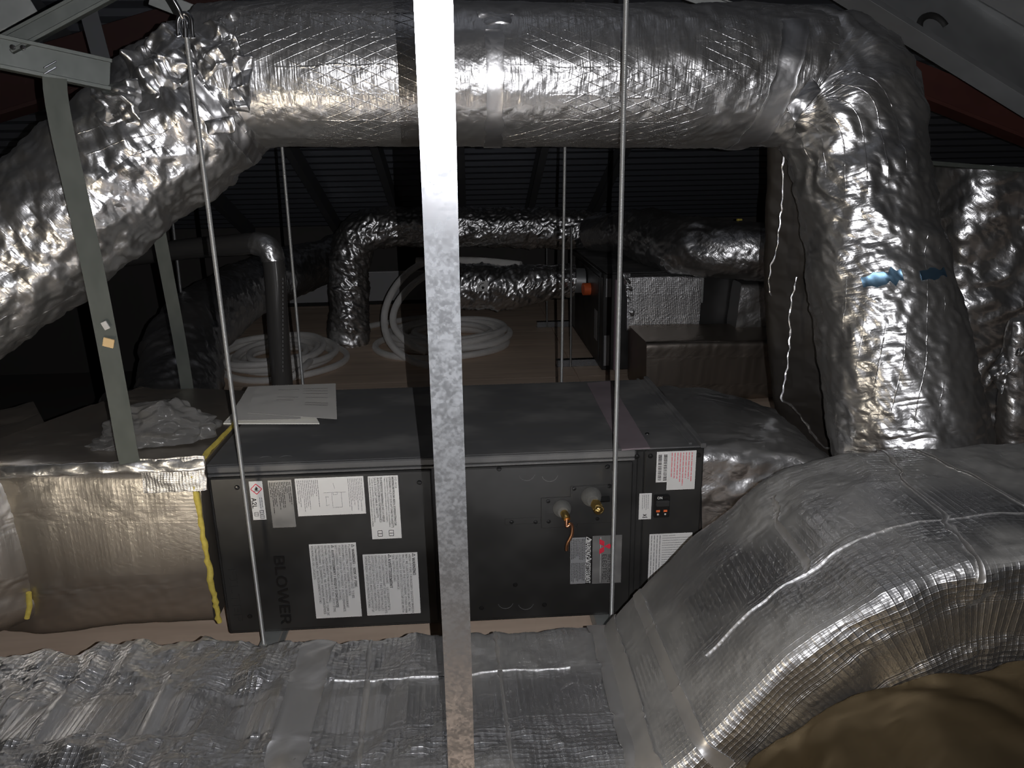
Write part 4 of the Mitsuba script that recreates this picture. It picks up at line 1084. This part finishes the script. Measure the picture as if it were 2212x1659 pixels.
cc = atz(955, 745, FZ)
R = .0215
coil("hose_coil", "large coil of white hose behind the bright centre strap, two strands rising", cc[0] + .02, cc[1] + .02,
     [(.44, 0, -.02, -.06, .0), (.41, .036, .04, .0, .01), (.37, .004, .0, .05, .0), (.33, .038, .05, .03, .01), (.35, .072, .06, .0, .012), (.28, .010, .04, .06, .0), (.26, .05, .05, .05, .0), (.385, .074, .01, -.02, .0)], R,
     [[at(930, 565, 3.35), at(880, 590, 3.25), at(838, 650, 3.05), at(830, 700, 2.95), at(850, 750, 2.80), at(900, 783, 2.70), at(960, 792, 2.64)],
      [at(930, 590, 3.3), at(892, 615, 3.2), at(856, 660, 3.05), at(850, 700, 2.95), at(875, 735, 2.85), at(920, 760, 2.8)],
      [atz(770, 712, FZ + R), atz(820, 700, FZ + R), atz(880, 690, FZ + R), atz(940, 684, FZ + R)]], 3, .92)
cc = atz(610, 785, FZ)
coil("hose_coil", "coil of white insulated hose behind the black pipe, left of the foil gooseneck duct", cc[0] + .0, cc[1] + .02,
     [(.36, 0, .02, -.02, .0), (.33, .036, -.02, .02, .01), (.29, .004, .0, .05, .0), (.25, .036, -.04, .03, .01), (.21, .01, -.02, .02, .0), (.31, .07, -.05, -.02, .01), (.17, .04, -.03, .02, 0)], R * .9,
     [[atz(700, 742, FZ + R), atz(680, 765, FZ + R), atz(660, 790, FZ + R + .06), atz(630, 815, FZ + R + .03)]], 5, 1.25)

# ------------------------------------------------------------------ second air handler and its boxes
u2 = thing("air_handler", "second black air handler seen end-on in the background, left of the foil box duct", "air handler")
X2, Y2, W2, L2, H2 = 1.335, 2.335, .72, 1.17, .525
obj("cabinet", bbox((X2, Y2, -.005), (X2 + W2, Y2 + L2, H2), .004), "m_black", u2)
obj("top_panel", bbox((X2 + .02, Y2 + .01, H2 - .002), (X2 + W2 - .01, Y2 + L2 - .01, H2 + .003), .001), "m_black_top", u2)
obj("side_panel", bbox((X2 - .006, Y2 + .10, .02), (X2 + .01, Y2 + L2 - .16, H2 - .03), .002), "m_black", u2)
obj("side_panel", bbox((X2 - .005, Y2 + L2 - .15, .02), (X2 + .01, Y2 + L2 - .01, H2 - .03), .002), "m_foam", u2)
obj("top_rail", bbox((X2 - .010, Y2, H2 - .02), (X2 + .012, Y2 + L2, H2 + .006), .002), "m_black_gloss", u2)
obj("orange_cap", wire([(X2 - .006, Y2 + .38, .385), (X2 - .05, Y2 + .375, .385)], .036, 14), "m_orange", u2, smooth=40, label="orange plastic cap on the side")
obj("rating_label", bbox((X2 - .0075, Y2 + .13, .13), (X2 - .004, Y2 + .22, .30), .0005), "m_ink_grey", u2, label="grey label on the side panel")
obj("end_label", bbox((X2 + .015, Y2 - .002, .40), (X2 + .045, Y2 + .001, .50), .0005), "m_grey_label", u2, label="grey label at the top of the end")
obj("end_label", bbox((X2 + .010, Y2 - .002, .02), (X2 + .040, Y2 + .001, .19), .0005), "m_grey_label", u2, label="grey label at the bottom of the end")
obj("gasket_strip", bbox((X2 + .062, Y2 - .03, -.002), (X2 + .095, Y2 + .002, H2 - .03), .002), "m_purple_foam", u2, label="pinkish gasket strip on the end")
for k, (ya, za, lab) in enumerate(((3.30, 702, "at the far end of the second black unit"), (2.46, 786, "near the front end of the second black unit"))):
    kk = thing("strut_channel", "pale strut channel lying on the floor " + lab, "strut")
    a_ = atz(1160 if k == 0 else 1202, za, FZ + .02)
    obj("channel", channel((a_[0], a_[1], FZ + .021), (X2 + .5, a_[1], FZ + .021), .041, .041, .003, (0, 0, 1), .008, -1), "m_galv", kk)
    kr = thing("threaded_rod", "thin rod rising from the strut channel " + lab, "rod")
    xr = at(1182 if k == 0 else 1232, 690, a_[1] - .03)[0] + (.0 if k == 0 else .005)
    obj("rod", wire([(xr, a_[1] - .02, FZ + .005), (xr, a_[1] - .02, .55 if k == 0 else .75)], .006, 8), "m_rod", kr, smooth=50)

fb = thing("box_duct", "dark foil-board box duct stepping down in front of the second black unit", "duct")
lowb = Loft([(1.47, 2.08, .105), (1.70, 2.08, .105), (1.95, 2.08, .10), (2.22, 2.08, .10)], [.215, .22, .22, .22], [.15, .152, .15, .15], 18.0, (0, 0, 1), (.003, .0012, .0006, 0.), 81)
duct("lower_box", lowb, "m_foil_brown", fb, .010, u0=.75)
upb = Loft([(1.455, 2.30, .37), (1.60, 2.30, .37), (1.85, 2.30, .365)], [.028, .028, .028], [.145, .145, .14], 18.0, (0, 0, 1), (.003, .001, .0006, 0.), 83)
duct("upper_box", upb, "m_foil_grid", fb, .008, u0=.75)
upr = Loft([(2.02, 2.24, .36), (2.10, 2.24, .355), (2.24, 2.24, .35)], [.07, .075, .075], [.125, .125, .12], 8.0, (0, 0, 1), (.008, .003, .001, 0.), 85)
duct("side_column", upr, "m_foil_plain", fb, .008, u0=.75)
obj("notch_frame", bbox((1.848, 2.30, .36), (1.872, 2.33, .50), .002), "m_steel", fb)
flap([(1345, 590), (1362, 592), (1372, 690), (1360, 690)], [2.28, 2.28, 2.28, 2.28], 87, "m_foil_plain", fb, .010)

# ------------------------------------------------------------------ work lamp, below the frame
wl = thing("work_lamp", "warm work lamp standing on the floor in front of the foreground duct", "lamp")
bulb = trimesh.creation.icosphere(subdivisions=3, radius=.095); bulb.apply_translation(WORK_LAMP)
scene[wl + "__bulb"] = mikit.ply(bulb, "m_white", smooth=True, emitter={"type": "area", "radiance": rgb(LAMP_POWER * 1.0, LAMP_POWER * .87, LAMP_POWER * .68)})
obj("socket", wire([WORK_LAMP - [0, 0, .09], WORK_LAMP - [0, 0, .14]], .025, 12), "m_black_matte", wl, smooth=40)
obj("stem", wire([WORK_LAMP - [0, 0, .13], [WORK_LAMP[0], WORK_LAMP[1], FZ + .01]], .010, 10), "m_black_matte", wl)
obj("base", wire([[WORK_LAMP[0], WORK_LAMP[1], FZ], [WORK_LAMP[0], WORK_LAMP[1], FZ + .018]], .07, 20), "m_black_matte", wl)
